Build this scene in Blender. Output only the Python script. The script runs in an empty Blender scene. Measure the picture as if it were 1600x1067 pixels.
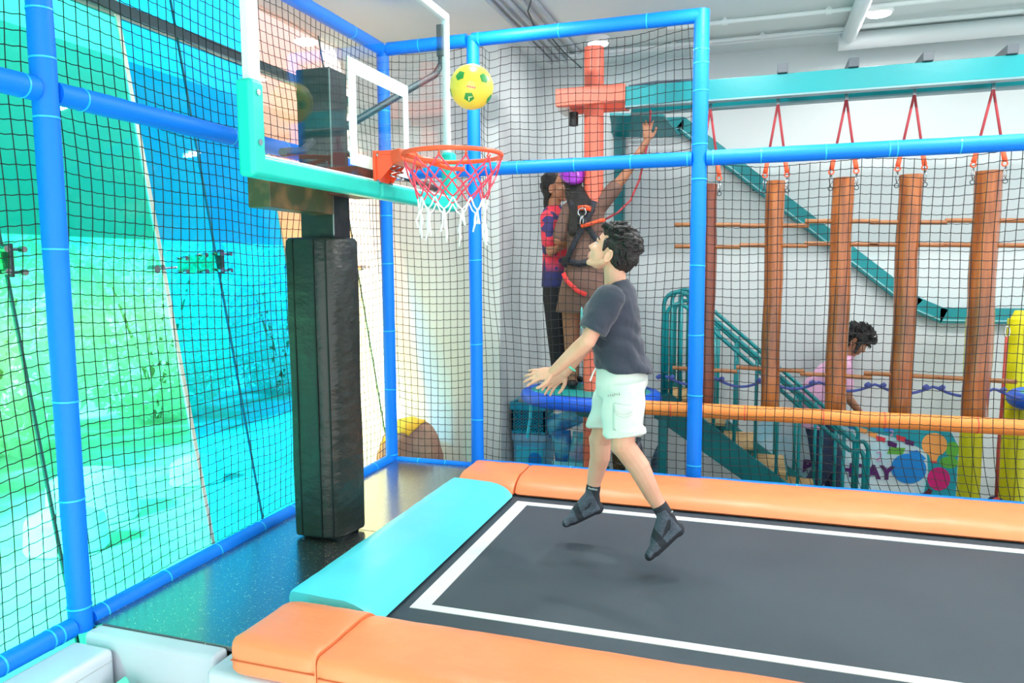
import bpy, math, random
from mathutils import Vector, Matrix, Quaternion, noise
random.seed(7)
V = Vector
SC = bpy.context.scene
COL = SC.collection

# ------------------------------------------------------------------ camera
cam_d = bpy.data.cameras.new('camera'); cam = bpy.data.objects.new('camera', cam_d); COL.objects.link(cam)
cam_d.sensor_fit = 'HORIZONTAL'; cam_d.sensor_width = 36.0; cam_d.lens = 1160.47 * 36 / 1600; cam_d.clip_start = .05
_r = V((0.95021, 0.31153, -0.00667)); _u = V((-0.02482, 0.09701, 0.99497)); _f = V((-0.31061, 0.94527, -0.09991))
m = Matrix.Identity(4)
for i in range(3):
    m[i][0] = _r[i]; m[i][1] = _u[i]; m[i][2] = -_f[i]
m[0][3], m[1][3], m[2][3] = 2.6033, -4.9763, 1.45
cam.matrix_world = m
SC.camera = cam

# ------------------------------------------------------------------ world, sun, exposure
W = bpy.data.worlds.new('sky'); SC.world = W; W.use_nodes = True
bg = W.node_tree.nodes['Background']; bg.inputs[0].default_value = (.90, .97, 1.0, 1); bg.inputs[1].default_value = 2.3
sun_d = bpy.data.lights.new('sun', 'SUN'); sun_d.energy = 25; sun_d.angle = math.radians(7); sun_d.color = (1, .96, .88)
sun = bpy.data.objects.new('sun', sun_d); COL.objects.link(sun); sun.location = (-6, -6, 8)
sun.rotation_euler = V((.20, .72, -.60)).to_track_quat('-Z', 'Y').to_euler()
vs = SC.view_settings
vs.view_transform = 'Standard'; vs.look = 'None'; vs.gamma = 1.0; vs.use_curve_mapping = False; vs.exposure = 0.0

# ------------------------------------------------------------------ materials
def lin(c):
    return tuple(((x/255)/12.92 if x/255 <= .04045 else ((x/255+.055)/1.055)**2.4) for x in c) + (1,)
MATS = {}
def mat(name, rgb, rough=.5, metal=0, bump=None, var=None, rgb2=None, spec=.5, coat=0, stretch=None, sheen=0, trans=0):
    """principled; bump=(scale,strength[,detail]); var=(scale, lo, hi) mixes rgb->rgb2 over a noise field"""
    if name in MATS: return MATS[name]
    M = bpy.data.materials.new(name); M.use_nodes = True; nt = M.node_tree; N = nt.nodes; L = nt.links
    b = N['Principled BSDF']; b.inputs['Base Color'].default_value = lin(rgb)
    b.inputs['Roughness'].default_value = rough; b.inputs['Metallic'].default_value = metal
    b.inputs['Specular IOR Level'].default_value = spec
    if coat: b.inputs['Coat Weight'].default_value = coat; b.inputs['Coat Roughness'].default_value = .15
    if sheen: b.inputs['Sheen Weight'].default_value = sheen
    if trans: b.inputs['Transmission Weight'].default_value = trans
    tc = N.new('ShaderNodeTexCoord'); src = tc.outputs['Object']
    if stretch:
        mp = N.new('ShaderNodeMapping'); mp.inputs['Scale'].default_value = stretch; L.new(src, mp.inputs[0]); src = mp.outputs[0]
    if var:
        n = N.new('ShaderNodeTexNoise'); n.inputs['Scale'].default_value = var[0]; n.inputs['Detail'].default_value = 5
        L.new(src, n.inputs['Vector'])
        rr = N.new('ShaderNodeValToRGB'); rr.color_ramp.elements[0].position = var[1]; rr.color_ramp.elements[1].position = var[2]
        rr.color_ramp.elements[0].color = lin(rgb); rr.color_ramp.elements[1].color = lin(rgb2)
        L.new(n.outputs[0], rr.inputs[0]); L.new(rr.outputs[0], b.inputs['Base Color'])
    if bump:
        n2 = N.new('ShaderNodeTexNoise'); n2.inputs['Scale'].default_value = bump[0]; n2.inputs['Detail'].default_value = bump[2] if len(bump) > 2 else 3
        L.new(src, n2.inputs['Vector'])
        bp = N.new('ShaderNodeBump'); bp.inputs['Strength'].default_value = bump[1]; bp.inputs['Distance'].default_value = .02
        L.new(n2.outputs[0], bp.inputs['Height']); L.new(bp.outputs[0], b.inputs['Normal'])
    MATS[name] = M
    return M
def film(name, col, gloss=.03):
    """tinted pane: coloured see-through plus a mirror at grazing angles; col = one colour or [(height, colour), ...] for a printed gradient film"""
    M = bpy.data.materials.new(name); M.use_nodes = True; nt = M.node_tree; N = nt.nodes; L = nt.links
    N.remove(N['Principled BSDF']); out = N['Material Output']
    t = N.new('ShaderNodeBsdfTransparent')
    if isinstance(col, tuple): t.inputs[0].default_value = (*col, 1)
    else:
        tc = N.new('ShaderNodeTexCoord'); sx = N.new('ShaderNodeSeparateXYZ'); L.new(tc.outputs['Object'], sx.inputs[0])
        mr = N.new('ShaderNodeMapRange'); mr.inputs[1].default_value = -.6; mr.inputs[2].default_value = 3.4; L.new(sx.outputs[2], mr.inputs[0])
        r = N.new('ShaderNodeValToRGB'); e = r.color_ramp.elements
        for i, (z, c) in enumerate(col):
            p = (z+.6)/4.0
            q = e[i] if i < 2 else e.new(p)
            q.position = p; q.color = (*[k**.5 for k in c], 1)      # two faces: square root per face
        L.new(mr.outputs[0], r.inputs[0]); L.new(r.outputs[0], t.inputs[0])
    g = N.new('ShaderNodeBsdfGlossy'); g.inputs['Roughness'].default_value = .02
    f = N.new('ShaderNodeLayerWeight'); f.inputs[0].default_value = .5
    pw = N.new('ShaderNodeMath'); pw.operation = 'POWER'; pw.inputs[1].default_value = 5; L.new(f.outputs['Facing'], pw.inputs[0])
    ml = N.new('ShaderNodeMath'); ml.operation = 'MULTIPLY_ADD'; ml.inputs[1].default_value = .9; ml.inputs[2].default_value = gloss
    L.new(pw.outputs[0], ml.inputs[0])
    mx = N.new('ShaderNodeMixShader'); L.new(ml.outputs[0], mx.inputs[0]); L.new(t.outputs[0], mx.inputs[1]); L.new(g.outputs[0], mx.inputs[2])
    L.new(mx.outputs[0], out.inputs[0]); MATS[name] = M
    return M
def emit(name, col, s):
    M = bpy.data.materials.new(name); M.use_nodes = True; b = M.node_tree.nodes['Principled BSDF']
    b.inputs['Base Color'].default_value = (*col, 1); b.inputs['Emission Color'].default_value = (*col, 1); b.inputs['Emission Strength'].default_value = s
    MATS[name] = M
    return M

white_wall = mat('wall_paint', (208, 215, 216), .85, bump=(60, .06))
ceil_m = mat('ceiling_paint', (212, 220, 220), .9, bump=(40, .05))
floor_m = mat('hall_floor', (150, 152, 150), .5, var=(3, .4, .6), rgb2=(165, 166, 162))
foam_blue = mat('foam_blue', (0, 124, 240), .5, bump=(90, .12), spec=.35)
tie_m = mat('cable_tie_cyan', (40, 190, 240), .35)
net_m = mat('net_cord_black', (14, 16, 18), .75)
vinyl_orange = mat('vinyl_orange', (248, 142, 92), .36, bump=(6, .32, 2), stretch=(1, 1.5, 1), var=(4, .3, .8), rgb2=(244, 134, 86))
vinyl_teal = mat('vinyl_teal', (86, 208, 222), .38, bump=(7, .16, 4))
vinyl_white = mat('vinyl_white', (196, 200, 212), .3, bump=(6, .2, 4))
vinyl_black = mat('vinyl_black', (36, 42, 38), .3, bump=(9, .6, 4), stretch=(1, 1, 1.6))
seam_black = mat('seam_black', (8, 9, 10), .5)
steel_dark = mat('steel_dark', (44, 47, 50), .45, metal=.3, bump=(30, .08), var=(9, .55, .7), rgb2=(60, 60, 58))
steel_arm = mat('steel_arm', (70, 82, 88), .35, metal=.7)
chrome = mat('chrome', (200, 202, 205), .2, metal=1)
teal_paint = mat('teal_paint', (0, 134, 140), .35, bump=(30, .04))
teal_dark = mat('teal_paint_old', (8, 112, 118), .45, bump=(24, .1))
orange_paint = mat('rim_orange', (246, 92, 52), .35)
red_paint = mat('column_red', (232, 110, 86), .42, bump=(20, .06))
yellow_foam = mat('foam_yellow', (222, 214, 20), .5, bump=(12, .3))
foam_orange = mat('foam_orange', (250, 150, 70), .5, bump=(60, .1))
wood = mat('varnished_wood', (166, 94, 42), .2, var=(5, .35, .7), rgb2=(120, 62, 26), stretch=(7, 7, .6), coat=.5, bump=(8, .08))
wood_red = mat('wood_reddish', (132, 62, 34), .3, var=(5, .35, .7), rgb2=(98, 42, 24), stretch=(7, 7, .6), coat=.4)
dowel_m = mat('dowel_wood', (168, 112, 68), .4, var=(6, .3, .7), rgb2=(140, 84, 48), stretch=(.8, 6, 6))
rope_red = mat('rope_red', (170, 52, 62), .6, bump=(200, .4))
sleeve_orange = mat('sleeve_orange', (246, 96, 56), .5)
rope_blue = mat('rope_blue', (92, 106, 190), .7, bump=(160, .4))
cord_red = mat('net_red_cord', (236, 70, 96), .6)
cord_white = mat('net_white_cord', (238, 240, 242), .7)
skin = mat('skin_boy', (222, 168, 144), .5, var=(7, .35, .7), rgb2=(210, 150, 124), bump=(120, .05))
skin_d = mat('skin_brown', (172, 116, 86), .5, var=(7, .35, .7), rgb2=(158, 104, 76))
lip_m = mat('lips', (190, 108, 96), .45)
hair_m = mat('hair_black', (20, 17, 17), .42, bump=(70, .6), stretch=(1, 1, 3))
eye_white = mat('eye_white', (196, 190, 184), .4)
eye_dark = mat('eye_dark', (24, 16, 12), .15)
shirt_navy = mat('tshirt_charcoal', (44, 50, 66), .85, bump=(14, .35, 3), sheen=.2)
short_white = mat('shorts_offwhite', (208, 216, 210), .85, bump=(16, .3, 3))
sock_dark = mat('sock_charcoal', (44, 48, 56), .9, bump=(220, .3))
sock_grey = mat('sock_grey', (82, 90, 104), .9, bump=(220, .3), var=(90, .4, .7), rgb2=(66, 72, 84))
rubber_speck = None
def rubber():
    M = bpy.data.materials.new('rubber_speckled'); M.use_nodes = True; nt = M.node_tree; N = nt.nodes; L = nt.links; b = N['Principled BSDF']
    b.inputs['Roughness'].default_value = .3; b.inputs['Specular IOR Level'].default_value = .8; b.inputs['Coat Weight'].default_value = 1; b.inputs['Coat Roughness'].default_value = .2; b.inputs['Coat IOR'].default_value = 3.2
    tc = N.new('ShaderNodeTexCoord'); v = N.new('ShaderNodeTexVoronoi'); v.inputs['Scale'].default_value = 95
    L.new(tc.outputs['Object'], v.inputs['Vector'])
    r = N.new('ShaderNodeValToRGB'); e = r.color_ramp.elements
    e[0].position = .20; e[0].color = lin((206, 190, 140)); e[1].position = .27; e[1].color = lin((26, 29, 30))
    r2 = N.new('ShaderNodeTexNoise'); r2.inputs['Scale'].default_value = 45; L.new(tc.outputs['Object'], r2.inputs['Vector'])
    mr = N.new('ShaderNodeMapRange'); mr.inputs[1].default_value = .5; mr.inputs[2].default_value = .6; L.new(r2.outputs[0], mr.inputs[0])
    mx = N.new('ShaderNodeMix'); mx.data_type = 'RGBA'; L.new(mr.outputs[0], mx.inputs[0]); mx.inputs[6].default_value = lin((26, 29, 30))
    L.new(v.outputs['Distance'], r.inputs[0]); L.new(r.outputs[0], mx.inputs[7]); L.new(mx.outputs[2], b.inputs['Base Color'])
    n = N.new('ShaderNodeTexNoise'); n.inputs['Scale'].default_value = 160; L.new(tc.outputs['Object'], n.inputs['Vector'])
    bp = N.new('ShaderNodeBump'); bp.inputs['Strength'].default_value = .25; bp.inputs['Distance'].default_value = .01
    L.new(n.outputs[0], bp.inputs['Height']); L.new(bp.outputs[0], b.inputs['Normal'])
    return M
rubber_speck = rubber()
bed_m = mat('trampoline_weave', (52, 66, 76), .55, bump=(420, .35, 2), var=(2.2, .3, .75), rgb2=(60, 74, 84))
tape_m = mat('tape_white', (222, 226, 226), .6)

# ------------------------------------------------------------------ mesh helpers
class MB:
    def __init__(s): s.v = []; s.f = []; s.m = []; s.mi = 0
    def add(s, vs_, fs):
        vs_ = [V(p) for p in vs_]; vol = 0
        for f in fs:
            for k in range(1, len(f)-1):
                vol += vs_[f[0]].dot(vs_[f[k]].cross(vs_[f[k+1]]))
        if vol < 0: fs = [tuple(reversed(f)) for f in fs]
        o = len(s.v); s.v += vs_
        s.f += [tuple(i+o for i in f) for f in fs]; s.m += [s.mi]*len(fs)
        return s
    def raw(s, vs_, fs):
        o = len(s.v); s.v += [V(p) for p in vs_]; s.f += [tuple(i+o for i in f) for f in fs]; s.m += [s.mi]*len(fs); return s
    def box(s, lo, hi, R=None, c=None):
        p = [V((x, y, z)) for x in (lo[0], hi[0]) for y in (lo[1], hi[1]) for z in (lo[2], hi[2])]
        if R is not None:
            c = V(c) if c is not None else (V(lo)+V(hi))/2
            p = [R @ (q-c) + c for q in p]
        return s.add(p, [(0, 1, 3, 2), (4, 6, 7, 5), (0, 4, 5, 1), (2, 3, 7, 6), (0, 2, 6, 4), (1, 5, 7, 3)])
    def prism(s, poly, d):
        """poly: list of 3d points (planar), extruded by vector d"""
        n = len(poly); d = V(d); p = [V(q) for q in poly]; p += [q+d for q in p]
        return s.add(p, [tuple(range(n)), tuple(reversed(range(n, 2*n)))] + [(i, i+n, (i+1) % n+n, (i+1) % n) for i in range(n)])
    def loft(s, rings, n=20, pw=2.0):
        """rings: (centre, ex, ey) half axes; closed caps; pw>2 squares the section"""
        vs_ = []; fs = []
        for c, ex, ey in rings:
            c, ex, ey = V(c), V(ex), V(ey)
            for k in range(n):
                a = 2*math.pi*k/n; ca, sa = math.cos(a), math.sin(a)
                if pw != 2:
                    ca = math.copysign(abs(ca)**(2/pw), ca); sa = math.copysign(abs(sa)**(2/pw), sa)
                vs_.append(c+ex*ca+ey*sa)
        for i in range(len(rings)-1):
            for k in range(n):
                fs.append((i*n+k, i*n+(k+1) % n, (i+1)*n+(k+1) % n, (i+1)*n+k))
        fs.append(tuple(reversed(range(n)))); q = (len(rings)-1)*n; fs.append(tuple(range(q, q+n)))
        return s.add(vs_, fs)
    def tube(s, pts, r, n=8, closed=False):
        pts = [V(p) for p in pts]; N_ = len(pts); R_ = r if isinstance(r, (list, tuple)) else [r]*N_
        vs_ = []; fs = []; up = None
        for i, p in enumerate(pts):
            if closed: t = pts[(i+1) % N_]-pts[i-1]
            else: t = pts[min(i+1, N_-1)]-pts[max(i-1, 0)]
            t.normalize()
            if up is None:
                up = V((0, 0, 1)) if abs(t.z) < .9 else V((1, 0, 0))
            e1 = (up - t*up.dot(t))
            if e1.length < 1e-5: e1 = t.orthogonal()
            e1.normalize(); e2 = t.cross(e1); up = e1
            for k in range(n):
                a = 2*math.pi*k/n; vs_.append(p+(e1*math.cos(a)+e2*math.sin(a))*R_[i])
        M_ = N_ if closed else N_-1
        for i in range(M_):
            for k in range(n):
                j = (i+1) % N_
                fs.append((i*n+k, i*n+(k+1) % n, j*n+(k+1) % n, j*n+k))
        if not closed:
            fs.append(tuple(reversed(range(n)))); fs.append(tuple(range((N_-1)*n, N_*n)))
        return s.add(vs_, fs)
    def cyl(s, p0, p1, r0, r1=None, n=16):
        return s.tube([p0, p1], [r0, r0 if r1 is None else r1], n)
    def cap(s, p0, r0, p1, r1, n=14, side=None, k=(1, 1)):
        """tapered capsule; side vector + k flattens the section"""
        p0, p1 = V(p0), V(p1); d = (p1-p0); Ln = d.length
        d = d/Ln if Ln > 1e-6 else V((0, 0, 1))
        e1 = V(side) if side is not None else d.orthogonal()
        e1 = (e1-d*e1.dot(d)).normalized(); e2 = d.cross(e1)
        rings = []
        for a in (-80, -60, -35, -12): 
            t = math.radians(a); rings.append((p0+d*r0*math.sin(t), e1*r0*math.cos(t)*k[0], e2*r0*math.cos(t)*k[1]))
        for t in (.25, .5, .75):
            q = p0.lerp(p1, t); r = r0+(r1-r0)*t; rings.append((q, e1*r*k[0], e2*r*k[1]))
        for a in (12, 35, 60, 80):
            t = math.radians(a); rings.append((p1+d*r1*math.sin(t), e1*r1*math.cos(t)*k[0], e2*r1*math.cos(t)*k[1]))
        return s.loft(rings, n)
    def ell(s, c, ax, ay, az, n=18, m_=10):
        """ellipsoid from three half-axis vectors"""
        c, ax, ay, az = V(c), V(ax), V(ay), V(az); rings = []
        for i in range(m_+1):
            t = math.radians(-86+172*i/m_); rings.append((c+az*math.sin(t), ax*math.cos(t), ay*math.cos(t)))
        return s.loft(rings, n)
    def build(s, name, mats, parent=None, smooth=False, bevel=0, seg=2, sub=0, kind=None, angle=None):
        me = bpy.data.meshes.new(name); me.from_pydata([tuple(p) for p in s.v], [], s.f); me.validate()
        ms = mats if isinstance(mats, (list, tuple)) else [mats]
        for q in ms: me.materials.append(q)
        if len(ms) > 1 and len(me.polygons) == len(s.m):
            me.polygons.foreach_set('material_index', s.m)
        if smooth: me.polygons.foreach_set('use_smooth', [True]*len(me.polygons))
        o = bpy.data.objects.new(name, me); COL.objects.link(o)
        if parent is not None: o.parent = parent; o.matrix_parent_inverse = pinv(parent)
        if bevel:
            b = o.modifiers.new('bevel', 'BEVEL'); b.width = bevel; b.segments = seg; b.limit_method = 'ANGLE'; b.angle_limit = math.radians(40)
            me.polygons.foreach_set('use_smooth', [True]*len(me.polygons))
            b.harden_normals = True
        if sub:
            b = o.modifiers.new('sub', 'SUBSURF'); b.levels = b.render_levels = sub
        if angle:
            me.polygons.foreach_set('use_smooth', [True]*len(me.polygons))
            try: me.set_sharp_from_angle(angle=math.radians(angle))
            except Exception: pass
        if kind: o['kind'] = kind
        return o
def pinv(parent):
    M_ = Matrix.Identity(4); q = parent
    while q is not None:
        M_ = q.matrix_parent_inverse @ Matrix.LocRotScale(q.location, q.rotation_euler, q.scale) @ M_ if q.parent is not None else Matrix.LocRotScale(q.location, q.rotation_euler, q.scale) @ M_
        q = q.parent
    return M_.inverted()
def tag(o, label, cat, group=None):
    o['label'] = label; o['category'] = cat
    if group: o['group'] = group
    return o
def thing(name, label, cat, loc=(0, 0, 0), group=None):
    o = bpy.data.objects.new(name, None); COL.objects.link(o); o.location = loc; o.empty_display_size = .1
    return tag(o, label, cat, group)
def struct(o): o['kind'] = 'structure'; return o
def remesh(name, mb, mats, voxel, it=4, parent=None, matfn=None, fac=.5):
    me = bpy.data.meshes.new('tmp'); me.from_pydata([tuple(p) for p in mb.v], [], mb.f)
    o = bpy.data.objects.new('tmp', me); COL.objects.link(o)
    r = o.modifiers.new('r', 'REMESH'); r.mode = 'VOXEL'; r.voxel_size = voxel
    if it: sm = o.modifiers.new('s', 'SMOOTH'); sm.iterations = it; sm.factor = fac
    dg = bpy.context.evaluated_depsgraph_get()
    me2 = bpy.data.meshes.new_from_object(o.evaluated_get(dg)); me2.name = name
    bpy.data.objects.remove(o); bpy.data.meshes.remove(me)
    me2.materials.clear()
    for q in (mats if isinstance(mats, (list, tuple)) else [mats]): me2.materials.append(q)
    me2.polygons.foreach_set('use_smooth', [True]*len(me2.polygons))
    if matfn: me2.polygons.foreach_set('material_index', [matfn(p.center, p.normal) for p in me2.polygons])
    o = bpy.data.objects.new(name, me2); COL.objects.link(o)
    if parent is not None: o.parent = parent; o.matrix_parent_inverse = pinv(parent)
    return o
def warp(o, fn):
    me = o.data; n = len(me.vertices); co = [0.0]*(3*n); no = [0.0]*(3*n)
    me.vertices.foreach_get('co', co); me.vertices.foreach_get('normal', no); out = []
    for i in range(n):
        out.extend(fn(V(co[3*i:3*i+3]), V(no[3*i:3*i+3])))
    me.vertices.foreach_set('co', out); me.update()
def text_mesh(name, s, size, M, mtx, parent, extrude=.0008, align='CENTER', bold=0):
    cu = bpy.data.curves.new(name, 'FONT'); cu.body = s; cu.size = size; cu.extrude = extrude; cu.align_x = align; cu.align_y = 'CENTER'; cu.offset = bold
    o = bpy.data.objects.new('t', cu); COL.objects.link(o)
    dg = bpy.context.evaluated_depsgraph_get()
    me = bpy.data.meshes.new_from_object(o.evaluated_get(dg)); bpy.data.objects.remove(o)
    me.transform(mtx); me.materials.clear(); me.materials.append(M); me.name = name
    q = bpy.data.objects.new(name, me); COL.objects.link(q)
    if parent is not None: q.parent = parent; q.matrix_parent_inverse = pinv(parent)
    return q
def frame_mtx(origin, ex, ey):
    ex = V(ex).normalized(); ey = V(ey); ey = (ey-ex*ey.dot(ex)).normalized(); ez = ex.cross(ey)
    M_ = Matrix.Identity(4)
    for i in range(3): M_[i][0] = ex[i]; M_[i][1] = ey[i]; M_[i][2] = ez[i]; M_[i][3] = origin[i]
    return M_
def arc(c, r, a0, a1, ex, ey, n):
    return [V(c)+V(ex)*r*math.cos(math.radians(a0+(a1-a0)*i/n))+V(ey)*r*math.sin(math.radians(a0+(a1-a0)*i/n)) for i in range(n+1)]

ZF = -.6      # hall floor
ZC = 3.3      # ceiling
# ------------------------------------------------------------------ room shell
def room():
    b = MB(); b.box((-.25, -7, ZF-.1), (8, 2.2, ZF)); struct(b.build('floor', floor_m))
    b = MB(); b.box((-.85, -7.6, ZC), (8, 2.2, ZC+.15)); struct(b.build('ceiling', ceil_m))
    b = MB()
    b.prism([(-.95, .75, ZF), (.62, .75, ZF), (.62, 2.0, ZF), (8, 2.0, ZF), (8, 2.2, ZF), (-.95, 2.2, ZF)], (0, 0, ZC-ZF))
    struct(b.build('wall_back', white_wall))
room()

# tinted glass facade, leaning outwards towards the top
GX = lambda z: -.25-.16*z
FILMS = [('teal_green', [(-.6, (.08, .90, .82)), (.4, (.10, .92, .74)), (1.1, (.26, .95, .58)), (1.6, (.03, .68, .46)), (3.3, (.08, .9, .72))]),
         ('teal', [(-.6, (.06, .90, .88)), (.5, (.07, .92, .78)), (1.2, (.20, .95, .62)), (1.6, (.02, .66, .48)), (3.3, (.08, .9, .74))]),
         ('cyan_blue', [(-.6, (.01, .60, 1)), (1.4, (.005, .50, 1)), (1.7, (.006, .50, .92)), (2.4, (.006, .48, .9)), (3.3, (.02, .7, .95))]),
         ('blue', [(-.6, (.01, .52, 1)), (1.4, (.004, .42, 1)), (1.7, (.004, .36, .9)), (2.4, (.006, .38, .9)), (3.3, (.02, .6, .95))]),
         ('orange', [(-.6, (1, .95, .60)), (1.0, (1, .90, .45)), (1.5, (1, .50, .22)), (1.9, (1, .36, .22)), (3.3, (1, .5, .45))]),
         ('peach', [(-.6, (1, .97, .70)), (1.0, (1, .94, .62)), (1.6, (1, .74, .60)), (3.3, (1, .72, .66))])]
def facade():
    w = bpy.data.objects.new('window_1', None); COL.objects.link(w); w.location = (-.25, -1.6, ZF); w['kind'] = 'structure'
    w['label'] = 'leaning glass facade with teal, blue and orange film behind the left net'
    ys = [-9.0, -2.59, -1.69, -1.25, -.55, .40, .75]
    fm = [film('film_'+n, c) for n, c in FILMS]
    for i in range(6):
        for z0, z1 in ((ZF, 2.80), (2.88, ZC)):
            y0, y1 = ys[i]+.004, ys[i+1]-.004
            b = MB(); b.prism([(GX(z0), y0, z0), (GX(z0), y1, z0), (GX(z1), y1, z1), (GX(z1), y0, z1)], (-.01, 0, 0))
            b.build('glass_pane', fm[i], w)
    jw = mat('joint_pale', (246, 244, 226), .5); jd = mat('joint_dark', (30, 96, 92), .5)
    for i, (wd, M) in enumerate(((.006, jd), (.013, jw), (.004, jd), (.007, mat('joint_orange', (240, 180, 130), .5)), (.003, jd))):
        y = ys[i+1]; b = MB()
        b.prism([(GX(ZF)+.004, y-wd, ZF), (GX(ZF)+.004, y+wd, ZF), (GX(ZC)+.004, y+wd, ZC), (GX(ZC)+.004, y-wd, ZC)], (-.012, 0, 0))
        b.build('joint', M, w)
    b = MB(); b.box((GX(2.84)-.05, -9, 2.815), (GX(2.84)+.03, .75, 2.875)); b.build('head_beam', mat('beam_grey', (84, 96, 98), .5), w)
    b = MB(); b.box((GX(ZF)-.05, -9, ZF-.02), (GX(ZF)+.05, .75, ZF+.06)); b.build('sill', steel_arm, w)
    # patch fittings: glass fin plate with bolts, at each joint
    fin = film('fin_green', (.45, .86, .62))
    for y, full in ((-2.59, 1), (-1.25, 1), (-.57, 0), (.40, 0), (-1.78, 0)):
        e = bpy.data.objects.new('patch_fitting', None); COL.objects.link(e); e.parent = w; e.matrix_parent_inverse = pinv(w)
        zc = 1.48; x = GX(zc)
        if full:
            b = MB(); b.prism([(x+.03, y-.36, zc-.055), (x+.03, y, zc-.045), (x+.03, y, zc+.075), (x+.03, y-.36, zc+.035)], (.012, 0, 0)); b.build('fin_plate', fin, e)
            b = MB(); b.box((x+.005, y-.009, zc-.06), (x+.045, y+.009, zc+.085)); b.build('clamp', steel_arm, e, bevel=.004)
            for dy, dz in ((-.33, .03), (-.33, -.045), (-.17, .05), (-.17, -.045), (-.04, .06), (-.04, -.035), (.04, .06), (.04, -.04)):
                b = MB(); b.cyl((x+.02, y+dy-.025, zc+dz), (x+.02, y+dy+.025, zc+dz), .009, n=8); b.cyl((x+.045, y+dy, zc+dz), (x+.07, y+dy, zc+dz), .014, n=8); b.build('bolt', chrome, e)
        else:
            b = MB()
            b.cyl((x, y, zc-.03), (x+.05, y, zc-.03), .022, n=12); b.cyl((x, y+.05, zc-.02), (x+.04, y+.05, zc-.02), .015, n=12); b.cyl((x+.03, y, zc-.03), (x+.03, y+.16, zc-.02), .008, n=8)
            b.build('bolt', chrome, e)
facade()

# outside, seen through the glass
def outside():
    g = mat('paving_outside', (206, 212, 200), .8, var=(1.8, .4, .62), rgb2=(166, 186, 150), bump=(10, .2))
    b = MB(); b.box((-14, -14, ZF-.12), (-.32, 9, ZF-.02)); struct(b.build('ground_outside', g))
    brd = mat('shade_board', (238, 240, 236), .8)
    t = thing('shade_board', 'long pale hanging board outside above the shrubs, seen through teal film', 'board', (-1.7, -1, ZF))
    b = MB(); b.box((-1.76, -9, 1.67), (-1.70, 5, 2.93)); b.build('board', brd, t)
    for y in (-8, -4.2, 4.2):
        b = MB(); b.cyl((-1.73, y, ZF-.02), (-1.73, y, 1.68), .03); b.build('post', brd, t)
    leaf = bpy.data.materials.new('leaf_sunlit'); leaf.use_nodes = True; nt = leaf.node_tree; pb = nt.nodes['Principled BSDF']
    pb.inputs['Base Color'].default_value = lin((226, 236, 216)); pb.inputs['Roughness'].default_value = .5
    tr = nt.nodes.new('ShaderNodeBsdfTranslucent'); tr.inputs[0].default_value = lin((236, 244, 222)); mx = nt.nodes.new('ShaderNodeMixShader'); mx.inputs[0].default_value = .5
    nt.links.new(pb.outputs[0], mx.inputs[1]); nt.links.new(tr.outputs[0], mx.inputs[2]); nt.links.new(mx.outputs[0], nt.nodes['Material Output'].inputs[0])
    bark = mat('bark', (150, 140, 100), .9)
    names = ['leafy shrub outside nearest the corner, behind the orange film', 'broad leafy shrub outside behind the blue film', 'tall leafy shrub outside behind the pale film joint', 'yellow-green shrub outside behind the teal film', 'large shrub outside at the far left behind the blue post']
    for i, (x, y, rx, rz) in enumerate(((-5.0, 5.6, 1.3, 1.5), (-5.3, 3.2, 1.3, 1.45), (-5.5, .9, 1.25, 1.6), (-5.3, -1.3, 1.2, 1.5), (-5.0, -3.4, 1.2, 1.6))):
        t = thing('shrub', names[i], 'shrub', (x, y, ZF-.02), 'shrubs outside the glass')
        rnd = random.Random(i+3); b = MB()
        for k in range(3600):
            d = V((rnd.gauss(0, 1), rnd.gauss(0, 1), rnd.gauss(0, 1))).normalized(); r = .55+.45*rnd.random()**.5
            c = V((x, y, ZF+rz*.9))+V((d.x*rx*r, d.y*rx*r, d.z*rz*.92*r)); c.z = max(c.z, ZF+.03)
            q = Quaternion((rnd.gauss(0, 1), rnd.gauss(0, 1), rnd.gauss(0, 1), rnd.gauss(0, 1))).normalized(); s = rnd.uniform(.05, .12)
            pts = [q @ V(p)*s for p in ((-1, 0, 0), (0, -.45, .1), (1.1, 0, 0), (0, .45, .1))]
            b.raw([c+p for p in pts], [(0, 1, 2, 3)])
        b.build('foliage', leaf, t, kind='stuff')
        b = MB()
        for k in range(4):
            a = k*1.6+i; b.tube([(x, y, ZF-.02), (x+.12*math.cos(a), y+.12*math.sin(a), ZF+.6), (x+.5*math.cos(a), y+.5*math.sin(a), ZF+rz*1.3)], [.04, .03, .012], 6)
        b.build('stem', bark, t)
    wb = mat('stone_white', (250, 250, 246), .7, bump=(8, .3))
    for i, (x, y, s, l) in enumerate(((-2.2, -.95, .26, 'white stone block outside behind the teal film'), (-2.6, -.35, .34, 'larger white stone block outside near the pale joint'), (-2.5, .75, .22, 'small white stone block outside behind the blue film'))):
        b = MB(); b.loft([((x, y, ZF-.02), (s, .1, 0), (0, s*.8, 0)), ((x, y, ZF+s*.9), (s*.95, .1, 0), (0, s*.7, 0)), ((x+.03, y, ZF+s*1.2), (s*.6, 0, 0), (0, s*.4, 0))], 9)
        tag(b.build('stone_block', wb, bevel=.03), l, 'stone', 'stones outside')
    b = MB(); b.tube([(-.62, -2.86, ZF-.02), (-.66, -2.80, .2), (-.72, -2.83, .78)], [.018, .016, .014], 8)
    tag(b.build('wooden_stick', mat('stick_yellow', (214, 176, 92), .7)), 'yellowish stick leaning outside the glass at lower left', 'stick')
    b = MB(); b.box((-.72, -3.16, ZF-.02), (-.60, -3.04, .50)); tag(b.build('bollard', mat('olive_dark', (66, 64, 40), .7), bevel=.01), 'dark olive post outside the glass in the lower left corner', 'post')
outside()

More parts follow.
